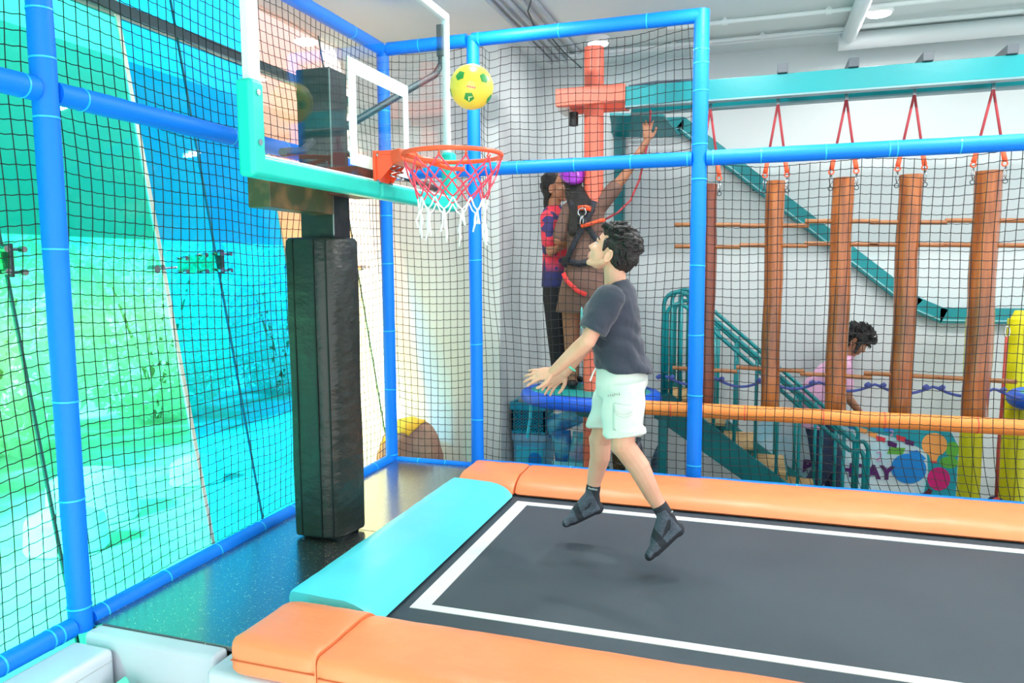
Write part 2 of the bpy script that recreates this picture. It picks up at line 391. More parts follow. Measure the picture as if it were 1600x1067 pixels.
# ------------------------------------------------------------------ ceiling services and lamps
def ceiling_stuff():
    pipe_m = mat('pipe_white', (224, 228, 230), .5)
    def run(name, pts, r, label, clips, grp):
        t = thing(name, label, 'pipe', pts[0], grp)
        b = MB(); b.tube(pts, r, 12); b.build('pipe', pipe_m, t, angle=40)
        for c in clips:
            b = MB(); b.cyl((c[0]-.02, c[1], c[2]), (c[0]+.02, c[1], c[2]), r*1.5, n=12); b.box((c[0]-.012, c[1]-.012, c[2]), (c[0]+.012, c[1]+.012, ZC)); b.build('clip', pipe_m, t)
    run('ceiling_pipe', [(1.9, 1.03, ZC-.03), (8, 1.03, ZC-.03)], .017, 'thin white conduit on ceiling nearest the blue cage', [(x, 1.03, ZC-.03) for x in (2.33, 3.05, 3.9, 4.7)], 'ceiling pipes')
    run('ceiling_pipe', [(1.0, 1.50, ZC-.03), (3.24, 1.50, ZC-.03)], .016, 'upper of two thin white conduits ending at the thick duct', [(x, 1.5, ZC-.03) for x in (2.6, 1.9)], 'ceiling pipes')
    run('ceiling_pipe', [(1.0, 1.56, ZC-.035), (3.24, 1.56, ZC-.035)], .014, 'lower of two thin white conduits ending at the thick duct', [(1.5, 1.56, ZC-.035)], 'ceiling pipes')
    run('ceiling_duct', [(3.25, -1.0, ZC-.06), (3.25, 1.60, ZC-.06)], .055, 'thick white duct running away from camera on the ceiling', [], 'ceiling pipes')
    run('ceiling_duct', [(3.18, 1.72, ZC-.07), (8, 1.72, ZC-.07)], .07, 'thick white duct along the top of the back wall', [], 'ceiling pipes')
    run('ceiling_pipe', [(3.2, 1.45, ZC-.04), (8, 1.45, ZC-.04)], .018, 'white conduit with clips above the thick wall duct', [(4.4, 1.45, ZC-.04)], 'ceiling pipes')
    gm = mat('conduit_grey', (176, 184, 190), .5); lb = ['outermost left grey conduit of the five above the blue rail', 'second grey conduit from the left above the blue rail', 'middle grey conduit above the blue rail', 'fourth grey conduit from the left above the blue rail', 'rightmost grey conduit of the five above the blue rail']
    for i, x in enumerate((.80, .86, .93, 1.02, 1.10)):
        b = MB(); b.tube([(x, -2.5, ZC-.02), (x, 1.72, ZC-.02)], .012 if i % 2 else .017, 10)
        tag(b.build('conduit', gm, angle=40), lb[i], 'pipe', 'grey conduits')
    b = MB(); b.tube([(1.12, .05, ZC-.01), (1.02, .25, ZC-.05), (.98, .55, ZC-.07), (1.0, .9, ZC-.03), (1.02, 1.3, ZC-.06), (1.1, 1.6, ZC-.12)], .006, 6)
    tag(b.build('loose_cable', mat('cable_dark', (70, 76, 80), .6)), 'loose dark cable drooping over the grey ceiling conduits', 'cable')
    lm = emit('lamp_disc', (1, .98, .94), 14); ring = mat('lamp_ring', (235, 236, 236), .4)
    spots = [(3.40, 1.17, 'round white ceiling lamp near the thick duct'), (1.33, 1.20, 'round white ceiling lamp right above the red column'),
             (1.4, -1.5, 'added unseen ceiling lamp above the trampoline basket end'), (3.4, -1.5, 'added unseen ceiling lamp above the middle of the trampoline'),  # from here on: lamps out of view, added to light the hall
             (1.4, -4.2, 'added unseen ceiling lamp behind the basket side'), (3.6, -4.2, 'added unseen ceiling lamp above the camera'), (5.6, -1.5, 'added unseen ceiling lamp at the far right over the trampoline'), (5.6, 1.1, 'added unseen ceiling lamp at the far right by the back wall'), (2.36, .35, 'added unseen ceiling lamp above the tall blue post'), (4.5, .35, 'added unseen ceiling lamp above the rightmost hanging log'), (1.0, -.55, 'added unseen ceiling lamp above the second blue post'), (2.5, -.55, 'added unseen ceiling lamp above the back orange pad'), (3.9, -.55, 'added unseen ceiling lamp above the right part of the back pad'), (5.2, -.55, 'added unseen ceiling lamp above the right end of the back pad')]  # those nearest the back are added to brighten the back wall area
    for x, y, l in spots:
        t = thing('ceiling_lamp', l, 'lamp', (x, y, ZC), 'round ceiling lamps')
        b = MB(); b.loft([((x, y, ZC), (.095, 0, 0), (0, .095, 0)), ((x, y, ZC-.03), (.10, 0, 0), (0, .10, 0)), ((x, y, ZC-.045), (.085, 0, 0), (0, .085, 0))], 28); b.build('housing', ring, t, angle=35)
        b = MB(); b.loft([((x, y, ZC-.044), (.083, 0, 0), (0, .083, 0)), ((x, y, ZC-.052), (.078, 0, 0), (0, .078, 0))], 28); b.build('diffuser', lm, t)
        ld = bpy.data.lights.new('lamp_light', 'AREA'); ld.shape = 'DISK'; ld.size = .16; ld.energy = 8 if y > 0 else (36 if y > -1 else 12); ld.color = (1, .98, .95)
        lo = bpy.data.objects.new('lamp_light', ld); COL.objects.link(lo); lo.location = (0, 0, -.06); lo.parent = t
ceiling_stuff()
# ------------------------------------------------------------------ raised platform, trampoline, pads
XT = 6.4      # right end of the trampoline (out of view)
def platform():
    b = MB(); b.box((.0, -2.70, ZF), (XT+.3, -.02, -.022)); struct(b.build('floor_platform', mat('deck_dark', (40, 42, 44), .7)))
    p = thing('rubber_floor', 'glossy black speckled rubber flooring around the basketball post', 'floor mat', (.5, -1.4, -.022))
    for y0, y1 in ((-2.72, -1.434), (-1.430, -.02)):
        b = MB(); b.box((.035, y0, -.021), (.96, y1, 0)); b.build('rubber_tile', rubber_speck, p, bevel=.002)
    t = thing('trampoline', 'rectangular black trampoline bed with white border line', 'trampoline', (3, -1.45, -.02))
    b = MB(); b.box((.97, -2.66, -.021), (XT, -.24, 0)); b.build('bed', bed_m, t)
    x0, y0, y1, w = 1.226, -2.2154, -.698, .058
    for lo, hi in (((x0, y0, 0), (x0+w*1.35, y1, .003)), ((x0+w*1.35, y1-w, 0), (XT-.2, y1, .003)), ((x0+w*1.35, y0, 0), (XT-.2, y0+w*.85, .003))):
        b = MB(); b.box(lo, hi); b.build('border_line', tape_m, t)
    # springs hidden under the pads
    for k in range(22):
        x = 1.3+k*.23
        for ya, yb in ((-.42, -.30), (-2.52, -2.60)):
            b = MB(); b.cyl((x, ya, .012), (x, yb, .012), .010, n=8); b.build('spring', chrome, t)
platform()

def pad(name, label, prof, a0, a1, axis, M, grp, wr=.004, nseg=None):
    """cushion: profile (u,z) swept along an axis, ends rounded, surface slightly uneven"""
    L_ = a1-a0; n = nseg or max(8, int(abs(L_)/.05)); rnd = random.Random(len(label)); vs_ = []; fs = []
    uc = sum(p[0] for p in prof)/len(prof); zc = sum(p[1] for p in prof)/len(prof)
    st = [0, .006, .018, .035] + [.035+(abs(L_)-.07)*i/n for i in range(1, n)] + [abs(L_)-.035, abs(L_)-.018, abs(L_)-.006, abs(L_)]
    for s_ in st:
        e = min(s_, abs(L_)-s_); k = 1-.028/ .14*max(0, 1-e/.035)**2.2*.55
        for u, z in prof:
            uu = uc+(u-uc)*(1-(1-k)*.35); zz = zc+(z-zc)*k
            a = a0+s_*(1 if L_ > 0 else -1)
            q = V((a, uu, zz)) if axis == 'x' else V((uu, a, zz))
            if z > .02:
                d = noise.noise(V((q.x*5, q.y*9, 3+z*4)))*wr + noise.noise(V((q.x*16, q.y*22, 7)))*wr*.45
                q.z += d
            vs_.append(q)
    m_ = len(prof)
    for i in range(len(st)-1):
        for k in range(m_): fs.append((i*m_+k, i*m_+(k+1) % m_, (i+1)*m_+(k+1) % m_, (i+1)*m_+k))
    fs.append(tuple(reversed(range(m_)))); fs.append(tuple(range((len(st)-1)*m_, len(st)*m_)))
    t = thing(name, label, 'pad', (vs_[0].x, vs_[0].y, 0), grp)
    b = MB(); b.add(vs_, fs); b.build('cover', M, t, angle=55)
    return t
def prof_pad(uo, ui, zt=.115, lip=.10, n=5):
    """outer edge uo .. inner edge ui (towards the bed); flat top then a rolled lip"""
    sg = 1 if ui > uo else -1; w = abs(ui-uo); P_ = []
    f = lambda d, z: P_.append((uo+sg*d, z))
    f(.012, .006); f(0, .02); f(0, zt-.03); f(.006, zt-.01); f(.022, zt)
    for k in range(1, 6): f(.022+(w-.17)*k/5, zt-.008*k/5)
    f(w-.10, zt-.018); f(w-.06, zt-.034); f(w-.028, zt-.056); f(w-.008, zt-.082); f(w, .018); f(w-.012, .006)
    return P_
seam_o = mat('seam_orange', (196, 92, 48), .5)
def pads():
    G = 'vinyl pads around the trampoline'
    t = pad('foam_pad', 'long orange vinyl pad along the back net behind the boy', prof_pad(-.235, -.615), 1.18, XT, 'x', vinyl_orange, G)
    t = pad('foam_pad', 'small orange corner pad at the back left of the trampoline', prof_pad(-.235, -.64, .118), .79, 1.172, 'x', vinyl_orange, G, .006)
    t = pad('foam_pad', 'light teal vinyl pad in front of the basketball post', prof_pad(.765, 1.185, .108), -2.425, -.65, 'y', vinyl_teal, G, .003)
    t = pad('foam_pad', 'small orange corner pad at the front left beside the rubber floor', prof_pad(-2.895, -2.43, .135), .855, 1.20, 'x', vinyl_orange, G, .006)
    b = MB(); b.box((.858, -2.899, .062), (1.198, -2.893, .066)); b.build('seam', seam_o, t)
    t = pad('foam_pad', 'long orange vinyl pad nearest the camera along the front edge', prof_pad(-2.90, -2.43, .125), 1.207, XT, 'x', vinyl_orange, G)
    b = MB(); b.box((1.215, -2.904, .055), (XT, -2.898, .059)); b.build('seam', seam_o, t)
    # white vinyl padded blocks
    def block(lo, hi, label, R=.03):
        tt = thing('padded_block', label, 'padding', ((lo[0]+hi[0])/2, (lo[1]+hi[1])/2, lo[2]), 'white vinyl padding')
        b = MB(); b.box(lo, hi); b.build('cover', vinyl_white, tt, bevel=R, seg=4)
        b = MB(); b.box((hi[0]-.001, lo[1]+.02, hi[2]-.05), (hi[0]+.002, hi[1]-.02, hi[2]-.046)); b.build('seam', mat('seam_grey', (176, 180, 188), .6), tt)
    block((.06, -2.80, ZF), (.70, -2.715, -.004), 'white vinyl padding below the front edge of the rubber floor', .02)
    block((.71, -2.86, ZF), (2.6, -2.71, -.02), 'white vinyl padding below the orange front pads', .02)
    block((.03, -4.6, ZF), (.235, -2.81, -.03), 'long white vinyl bench along the net at lower left', .03)
    b = MB(); z = -.115
    b.prism([(.31, -2.835, z), (.225, -3.04, z-.08), (.235, -3.16, z-.16), (.46, -3.16, z-.16), (.50, -2.93, z-.08)], (0, 0, -.35))
    t = thing('foam_block', 'mint green foam block in the corner between white padding', 'foam block', (.36, -3.0, -.6)); b.build('block', mat('foam_mint', (112, 206, 190), .8, bump=(60, .2)), t, bevel=.01)
pads()

# ------------------------------------------------------------------ blue padded cage
ZT, ZM = 3.014, 2.1316; X2, X3, Y1 = .6975, 2.2373, -2.756; RF = .0455
def cage():
    t = thing('cage_frame', 'blue foam-padded tube frame of the trampoline cage', 'frame', (0, 0, ZF))
    def tube(name, p0, p1, ties, r=RF):
        p0, p1 = V(p0), V(p1); d = (p1-p0); n = max(6, int(d.length/.12)); pts = []; rr = []
        rnd = random.Random(int(d.length*1000)+n)
        for i in range(n+1):
            pts.append(p0+d*(i/n)); rr.append(r*(1+rnd.uniform(-.025, .025)))
        b = MB(); b.tube(pts, rr, 18); o = b.build(name, foam_blue, t, angle=50)
        u = d.normalized()
        for s_ in ties:
            c = p0+u*s_; k = u.orthogonal()*.12*rnd.uniform(-.4, .4)
            b = MB(); q = (u+k).normalized(); b.cyl(c-q*.0035, c+q*.0035, r*1.045, n=20); b.build('cable_tie', tie_m, o, angle=40)
    tube('post', (0, 0, -.02), (0, 0, ZT+.02), (.06, .56, 1.0, 1.5, 1.85, 2.0, 2.2, 2.3, 2.6))
    tube('post', (X2, 0, -.2), (X2, 0, ZT+.02), (.55, 1.1, 1.7, 2.25, 2.75))
    tube('post', (X3, 0, -.2), (X3, 0, ZT+.03), (.33, .8, 1.2, 1.65, 2.2, 2.42, 2.75, 2.92, 3.0), RF*1.08)
    tube('post', (0, Y1, -.02), (0, Y1, 3.3), (.10, .55, .95, 1.55, 2.05, 2.27, 2.45), RF*1.02)
    tube('rail', (RF, 0, ZT), (X2-RF, 0, ZT), (.25,)); tube('rail', (X2, 0, ZT), (X3, 0, ZT), (.05, .62, 1.2))
    tube('rail', (RF, 0, ZM), (X2-RF, 0, ZM), (.3,)); tube('rail', (X2+RF, 0, ZM), (X3-RF, 0, ZM), (.14, .28, .68, 1.06, 1.42))
    tube('rail', (X3+RF, 0, ZM), (6.3, 0, ZM), (.04, .33, .70, 1.05, 1.09, 1.42, 1.9, 2.4), RF*1.05)
    tube('rail', (0, -RF, ZM), (0, Y1+RF, ZM), (.5, 1.2, 1.65, 2.55)); tube('rail', (0, Y1-RF, ZM), (0, -4.4, ZM), (.05, .6))
    tube('rail', (0, -RF, ZT), (0, Y1+RF, ZT), (.4, 1.2, 2.0)); tube('rail', (0, Y1-RF, ZT), (0, -4.4, ZT), (.5,))
    tube('rail', (0, -RF, .005), (0, Y1+RF, .005), (.25, .5, .95, 1.25, 1.55, 1.9, 2.25, 2.6), .04)
    tube('rail', (0, Y1-RF, .005), (0, -4.4, .005), (.06, .10, .3), .04)
    tube('rail', (RF, .0, .0), (X2, .0, .0), (.18, .40), .026)
    tube('rail', (X3+RF, .0, .03), (6.3, .0, .03), (.6,), .024); tube('rail', (X2, .0, .03), (X3, .0, .03), (.7,), .024)
    tube('post', (6.3, 0, -.2), (6.3, 0, ZM), (.5, 1.2))
cage()

def net(label, org, eu, ev, nrm, w, h, fn, cell=.0555, r=.0024):
    """knotted netting: three-sided strands that follow the sag function fn(u,v) -> (du, dv, dn)"""
    org, eu, ev, nrm = V(org), V(eu), V(ev), V(nrm); nu, nv = round(w/cell), round(h/cell)
    P_ = [[None]*(nv+1) for _ in range(nu+1)]
    for i in range(nu+1):
        for j in range(nv+1):
            u, v = w*i/nu, h*j/nv; du, dv, dn = fn(u, v)
            P_[i][j] = org+eu*(u+du)+ev*(v+dv)+nrm*dn
    vs_ = []; fs = []
    def strand(pts, a, b_):
        o = len(vs_)
        for p in pts:
            vs_.append(p+a*r); vs_.append(p-a*r*.5+b_*r*.87); vs_.append(p-a*r*.5-b_*r*.87)
        for i in range(len(pts)-1):
            for k in range(3): fs.append((o+i*3+k, o+i*3+(k+1) % 3, o+i*3+3+(k+1) % 3, o+i*3+3+k))
    for i in range(nu+1): strand(P_[i], nrm, eu)
    for j in range(nv+1):
        row = []
        for i in range(nu):
            p, q = P_[i][j], P_[i+1][j]; row.append(p); row.append((p+q)/2-ev*.0035)
        row.append(P_[nu][j]); strand(row, nrm, ev)
    b = MB(); b.raw(vs_, fs); return tag(b.build('safety_net', net_m), label, 'net', 'black safety nets')
def nz(u, v, s): return noise.noise(V((u*1.3, v*1.3, s)))
def nets():
    edge = lambda u, w: min(1, 6*min(u, w-u))
    w = -Y1
    net('black safety net on the left side in front of the coloured glass', (-.03, 0, .03), (0, -1, 0), (0, 0, 1), (1, 0, 0), w, ZT-.03, lambda u, v: (.02*nz(u, v, 1), -.05*math.sin(math.pi*u/w)*math.sin(math.pi*v/ZT)+.02*nz(u*2, v*2, 2), .05*nz(u, v, 3)*edge(u, w)-.02))
    net('black safety net left of the nearest blue post', (-.03, Y1, .03), (0, -1, 0), (0, 0, 1), (1, 0, 0), 1.6, ZT-.03, lambda u, v: (.03*nz(u, v, 5), -.06*math.sin(math.pi*u/1.6)+.02*nz(u*2, v*2, 6), .05*nz(u, v, 7)))
    net('black safety net between corner post and second blue post', (0, .03, .03), (1, 0, 0), (0, 0, 1), (0, -1, 0), X2, ZT-.05, lambda u, v: (.015*nz(u*2, v, 8), -.03*math.sin(math.pi*u/X2)+.015*nz(u*3, v*3, 9), .04*nz(u*2, v, 10)))
    w2 = X3-X2
    def f2(u, v):
        fold = math.exp(-((u-.16)/.07)**2)*max(0, min(1, (v-.9)/.8))
        up = max(0, (v-2.6)/.4)
        return (.03*nz(u*2, v, 11)-fold*.035+.05*up*math.exp(-((w2-u)/.12)**2)*-1, -.06*fold+.035*nz(u*2, v*2, 12)-.05*math.sin(math.pi*u/w2)*(v/ZT)**2, .05*nz(u*1.5, v, 13)+.07*fold-.02)
    net('black safety net behind the boy between the two tall blue posts', (X2, .03, .03), (1, 0, 0), (0, 0, 1), (0, -1, 0), w2, ZT-.06, f2)
    w3 = 6.3-X3
    def f3(u, v):
        low = max(0, 1-v/.45)
        return (.025*nz(u, v, 14)+low**2*.09*math.sin(u*1.4), -.03*math.sin(math.pi*((u/.95) % 1))*(v/ZM)+.02*nz(u*2, v*2, 15), .05*nz(u, v, 16))
    net('black safety net right of the tall post below the blue rail', (X3, .03, .03), (1, 0, 0), (0, 0, 1), (0, -1, 0), w3, ZM-.06, f3)
nets()

# ------------------------------------------------------------------ basketball stand
glass_board = film('backboard_glass', (.95, .985, .98), .065)
def basketball():
    t = thing('basketball_stand', 'basketball stand with padded black post, glass backboard and orange rim', 'basketball hoop', (.385, -1.51, 0))
    # padded lower post, square with one clipped corner
    def sect(s, z): 
        x0, x1, y0, y1 = .275-s, .555+s, -1.63-s, -1.42+s
        return [(x0, y0, z), (.435, y0-.004, z), (.495+s, y0+.012, z), (x1-.03, y0+.05, z), (x1, y1, z), (x0, y1, z)]
    secs = [(.006, .01), (.010, .03), (.012, .4), (.008, .8), (.012, 1.2), (.010, 1.585), (.002, 1.61)]
    vs_ = []; fs = []
    for s, z in secs: vs_ += sect(s, z)
    for i in range(len(secs)-1):
        for k in range(6): fs.append((i*6+k, i*6+(k+1) % 6, i*6+6+(k+1) % 6, i*6+6+k))
    fs += [tuple(reversed(range(6))), tuple(range(36, 42))]
    b = MB(); b.add(vs_, fs); pp = b.build('post_padding', vinyl_black, t, bevel=.012, seg=3)
    for x, y in ((.312, -1.6435), (.437, -1.6475), (.500, -1.634)):
        b = MB(); b.box((x-.003, y-.003, .02), (x+.003, y+.006, 1.6)); b.build('seam', seam_black, pp)
    b = MB(); b.box((.295, -1.60, 0), (.53, -1.43, .012)); b.build('base_plate', steel_dark, t)
    b = MB(); b.box((.315, -1.565, 1.0), (.515, -1.40, 2.47)); b.build('post', steel_dark, t, bevel=.006)
    b = MB(); b.box((.51, -1.567, 1.62), (.516, -1.563, 2.46)); b.build('post_edge', mat('edge_pale', (150, 156, 158), .5), t)
    # side box and carrier behind the board
    b = MB(); b.box((.40, -2.10, 1.725), (.52, -1.568, 1.87)); b.build('side_box', mat('olive_steel', (64, 70, 44), .45, var=(6, .5, .66), rgb2=(128, 96, 62)), t, bevel=.006)
    b = MB(); b.box((.516, -1.62, 1.82), (.70, -1.34, 1.96)); b.build('carrier', mat('rusty_plate', (96, 60, 48), .6, var=(7, .4, .6), rgb2=(54, 50, 48)), t, bevel=.005)
    xb = .75
    # arms, bent tubes up to the board corners
    for s in (-1, 1):
        yc = -1.50; y1 = yc+s*.90
        if s > 0:
            b = MB(); b.tube([(.42, yc+s*.09, 2.16), (.44, yc+s*.25, 2.24), (.60, yc+s*.70, 2.52), (.69, yc+s*.86, 2.63), (.715, yc+s*.90, 2.70), (.72, yc+s*.905, 2.86)], .021, 12); a_ = b.build('support_arm', steel_arm, t, angle=45)
            b = MB(); b.box((.70, y1-.035, 2.74), (.742, y1+.035, 2.93)); b.build('arm_plate', steel_arm, a_, bevel=.004)
        b = MB(); b.tube([(.42, yc+s*.09, 2.10), (.60, yc+s*.45, 1.99), (.72, yc+s*.78, 1.93)], .018, 10); b.build('lower_arm', steel_arm, t, angle=45)
    y0, y1, z0, z1 = -2.535, -.575, 1.855, 3.00
    b = MB(); b.box((xb-.006, y0+.03, z0+.03), (xb+.006, y1-.03, z1-.03)); b.build('backboard_glass', glass_board, t)
    fr = mat('frame_white', (226, 236, 236), .4)
    for lo, hi in (((xb-.02, y0, z0), (xb+.014, y0+.068, z1)), ((xb-.02, y1-.045, z0), (xb+.014, y1, z1)), ((xb-.02, y0+.068, z0), (xb+.014, y1-.045, z0+.04)), ((xb-.02, y0+.068, z1-.045), (xb+.014, y1-.045, z1))):
        b = MB(); b.box(lo, hi); b.build('board_frame', fr, t, bevel=.004)
    sq = mat('target_mint', (206, 236, 228), .5)
    a0, a1, c0, c1 = -1.80, -1.165, 1.94, 2.44
    for lo, hi in (((xb+.0062, a0, c0), (xb+.009, a0+.07, c1)), ((xb+.0062, a1-.06, c0), (xb+.009, a1, c1)), ((xb+.0062, a0+.07, c1-.07), (xb+.009, a1-.06, c1)), ((xb+.0062, a0+.07, c0), (xb+.009, a1-.06, c0+.06))):
        b = MB(); b.box(lo, hi); b.build('target_line', sq, t)
    # teal edge padding
    pm = mat('pad_turquoise', (20, 198, 182), .4, bump=(14, .12))
    b = MB(); b.prism([(xb-.035, y0-.03, z0-.055), (xb-.035, y0-.03, 2.165), (xb-.035, y0+.055, 2.165), (xb-.035, y0+.055, z0+.03), (xb-.035, y0+.98, z0+.03), (xb-.035, y0+.98, z0-.055)], (.075, 0, 0)); pl_ = b.build('board_padding', pm, t, bevel=.02, seg=4)
    b = MB(); b.prism([(xb-.035, y1+.03, z0-.055), (xb-.035, y1+.03, 2.165), (xb-.035, y1-.055, 2.165), (xb-.035, y1-.055, z0+.03), (xb-.035, y0+.986, z0+.03), (xb-.035, y0+.986, z0-.055)], (.075, 0, 0)); b.build('board_padding', pm, t, bevel=.02, seg=4)
    for z in (2.115, 1.93):
        b = MB(); b.cyl((xb+.035, y0+.012, z), (xb+.045, y0+.012, z), .012, n=10); b.build('bolt', chrome, pl_)
    # mount bracket, rim, springs
    yc = -1.50; zr = 2.002; C = V((1.155, yc, zr)); R = .245
    br = bpy.data.objects.new('rim_mount', None); COL.objects.link(br); br.parent = t; br.matrix_parent_inverse = pinv(t)
    b = MB(); b.box((xb+.008, yc-.085, 1.865), (xb+.024, yc+.085, 2.035)); b.build('mount_plate', orange_paint, br, bevel=.004)
    for s in (-1, 1):
        b = MB(); b.prism([(xb+.024, yc+s*.072, 2.028), (xb+.13, yc+s*.06, 2.032), (xb+.13, yc+s*.06, 1.985), (xb+.024, yc+s*.072, 1.872)], (0, .005, 0)); b.build('gusset', orange_paint, br)
    b = MB(); b.box((xb+.02, yc-.07, 2.012), (xb+.19, yc+.07, 2.035)); b.build('top_plate', orange_paint, br, bevel=.004)
    b = MB(); b.prism([(xb+.11, yc-.09, 2.03), (xb+.19, yc-.15, 2.03), (xb+.205, yc-.15, 1.97), (xb+.12, yc-.09, 1.96)], (0, .29, 0)); b.build('yoke', orange_paint, br, bevel=.008)
    for s in (-1, 1):
        pts = [(xb+.10+.02*math.cos(a*.9), yc+s*.03+.02*math.sin(a*.9), 1.90+.0045*a) for a in range(0, 22)]
        b = MB(); b.tube(pts, .004, 6); b.build('spring', chrome, br)
    for y, z in ((-.068, 2.015), (.068, 2.015), (-.068, 1.885), (.068, 1.885)):
        b = MB(); b.cyl((xb+.022, yc+y, z), (xb+.036, yc+y, z), .011, n=8); b.build('bolt', chrome, br)
    b = MB(); b.tube(arc(C, R, 0, 360, (1, 0, 0), (0, 1, 0), 56)[:-1], .0115, 12, closed=True); rim = b.build('rim', orange_paint, t, smooth=True)
    b = MB(); b.tube([C+V((-.19, -.155, -.005)), C+V((-.10, -.17, -.035)), C+V((0, -.15, -.05))], .012, 8); b.build('rim_brace', orange_paint, rim, smooth=True); b = MB(); b.tube([C+V((-.19, .155, -.005)), C+V((-.10, .17, -.035)), C+V((0, .15, -.05))], .012, 8); b.build('rim_brace', orange_paint, rim, smooth=True)
    for k in range(12):
        a = math.radians(30*k+8); p = C+V((math.cos(a), math.sin(a), 0))*R
        b = MB(); b.tube([p+V((0, 0, -.008)), p+V((-math.cos(a)*.012, -math.sin(a)*.012, -.028)), p+V((0, 0, -.034)), p+V((math.cos(a)*.010, math.sin(a)*.010, -.022))], .0035, 6); b.build('hook', orange_paint, rim)
    # net: red diamonds above, white tails below
    def pt(k, lv, off=0):
        a = math.radians(30*(k+off)+8); rr = (R, R*.90, R*.78, R*.70)[lv]; z = (-.03, -.095, -.16, -.215)[lv]
        j = .014*noise.noise(V((k*3.1, lv*5.3, 1)))
        return C+V((math.cos(a)*(rr+j), math.sin(a)*(rr+j), z+j*1.3))
    b = MB()
    for k in range(12):
        for lv in range(3):
            o0 = .5*(lv % 2); o1 = .5*((lv+1) % 2)
            for dk in ((0, 0), (0, -1)) if lv % 2 == 0 else ((0, 0), (0, 1)):
                p, q = pt(k, lv, o0), pt(k+dk[1], lv+1, o1)
                b.tube([p, (p+q)/2+V((0, 0, -.006)), q], .0042, 6)
    b.build('red_net', cord_red, rim, smooth=True)
    rnd = random.Random(5)
    for k in range(12):
        p = pt(k, 3, .5); b = MB(); ln = rnd.uniform(.06, .15)
        q = pt(k+1, 3, .5); mid = (p+q)/2+V((0, 0, -.06)); b.tube([p, p.lerp(mid, .5)+V((0, 0, -.012)), mid, q.lerp(mid, .5)+V((0, 0, -.012)), q], .0042, 6)
        for e in range(2):
            o = V((rnd.uniform(-.01, .01), rnd.uniform(-.01, .01), 0)); l2 = ln*rnd.uniform(.7, 1.1)
            b.tube([mid, mid+o*.6+V((0, 0, -l2*.4)), mid+o*1.3+V((rnd.uniform(-.006, .006), 0, -l2*.8)), mid+o*1.1+V((rnd.uniform(-.01, .01), 0, -l2-.02))], .0052, 6)
        b.build('net_tail', cord_white, rim, smooth=True)
basketball()

def ball():
    C = V((1.262, -1.50, 2.322)); R = .1065
    t = thing('football', 'yellow ball with green pentagons in mid-air above the rim', 'ball', C)
    b = MB(); b.ell(C, (R, 0, 0), (0, R, 0), (0, 0, R), 40, 24); b.build('shell', mat('ball_yellow', (230, 204, 70), .35, bump=(150, .05)), t, smooth=True)
    view = V((2.6, -4.976, 1.45))-C; view.normalize(); rx = V((0.95, .3115, 0)); rx = (rx-view*rx.dot(view)).normalized(); up = view.cross(rx)
    gm = mat('ball_green', (44, 140, 62), .4); pm = mat('ball_pink', (238, 120, 120), .5); lm = mat('ball_pale', (240, 228, 150), .5)
    def patch(name, a, e, r, n, M, rot=0, h=.0006):
        d = (view+rx*a+up*e).normalized() if False else (view*math.sqrt(max(.0, 1-a*a-e*e))+rx*a+up*e)
        d.normalize(); ex = up.cross(d).normalized(); ey = d.cross(ex)
        ring = []; 
        if n == 5: n = 25; pent = True
        else: pent = False
        for k in range(n):
            q = 2*math.pi*(k/n+rot/5)+math.pi/2; rr = r
            if pent: rr = r*math.cos(math.pi/5)/math.cos((2*math.pi*k/n) % (2*math.pi/5)-math.pi/5)
            ring.append((d+(ex*math.cos(q)+ey*math.sin(q))*rr).normalized()*(R+h)+C)
        mid = [(d+(p-C-d*R)/R*.5).normalized()*(R+h)+C for p in ring]
        vs_ = ring+mid+[d*(R+h)+C]; fs = [(k, (k+1) % n, n+(k+1) % n, n+k) for k in range(n)]+[(n+k, n+(k+1) % n, 2*n) for k in range(n)]
        b = MB(); b.raw(vs_, fs); return b.build(name, M, t)
    for a, e, rot in ((-.50, .50, .3), (.58, .38, -.2), (-.12, -.43, .5), (.80, -.52, .2), (-.965, -.22, .1)): patch('pentagon', a, e, .25, 5, gm, rot)
    patch('print_spot', -.02, .08, .19, 16, mat('ball_print', (240, 206, 110), .5)); 
    for k in range(4): patch('print_letter', -.16+.10*k, .035-.02*k, .05, 5, pm, k*.3, .0012)
    patch('print_spot', .08, .74, .12, 12, mat('ball_print_white', (244, 238, 214), .5)); patch('print_letter', .04, .74, .04, 4, pm, .2, .0012); patch('print_letter', .13, .72, .04, 4, gm, .1, .0012)
    d = (view*math.sqrt(1-.06**2-.43**2)+rx*-.06+up*-.43).normalized()
    text_mesh('letter', 'P', .05, lm, frame_mtx(C+d*(R+.0012), up.cross(d), up), t)
ball()
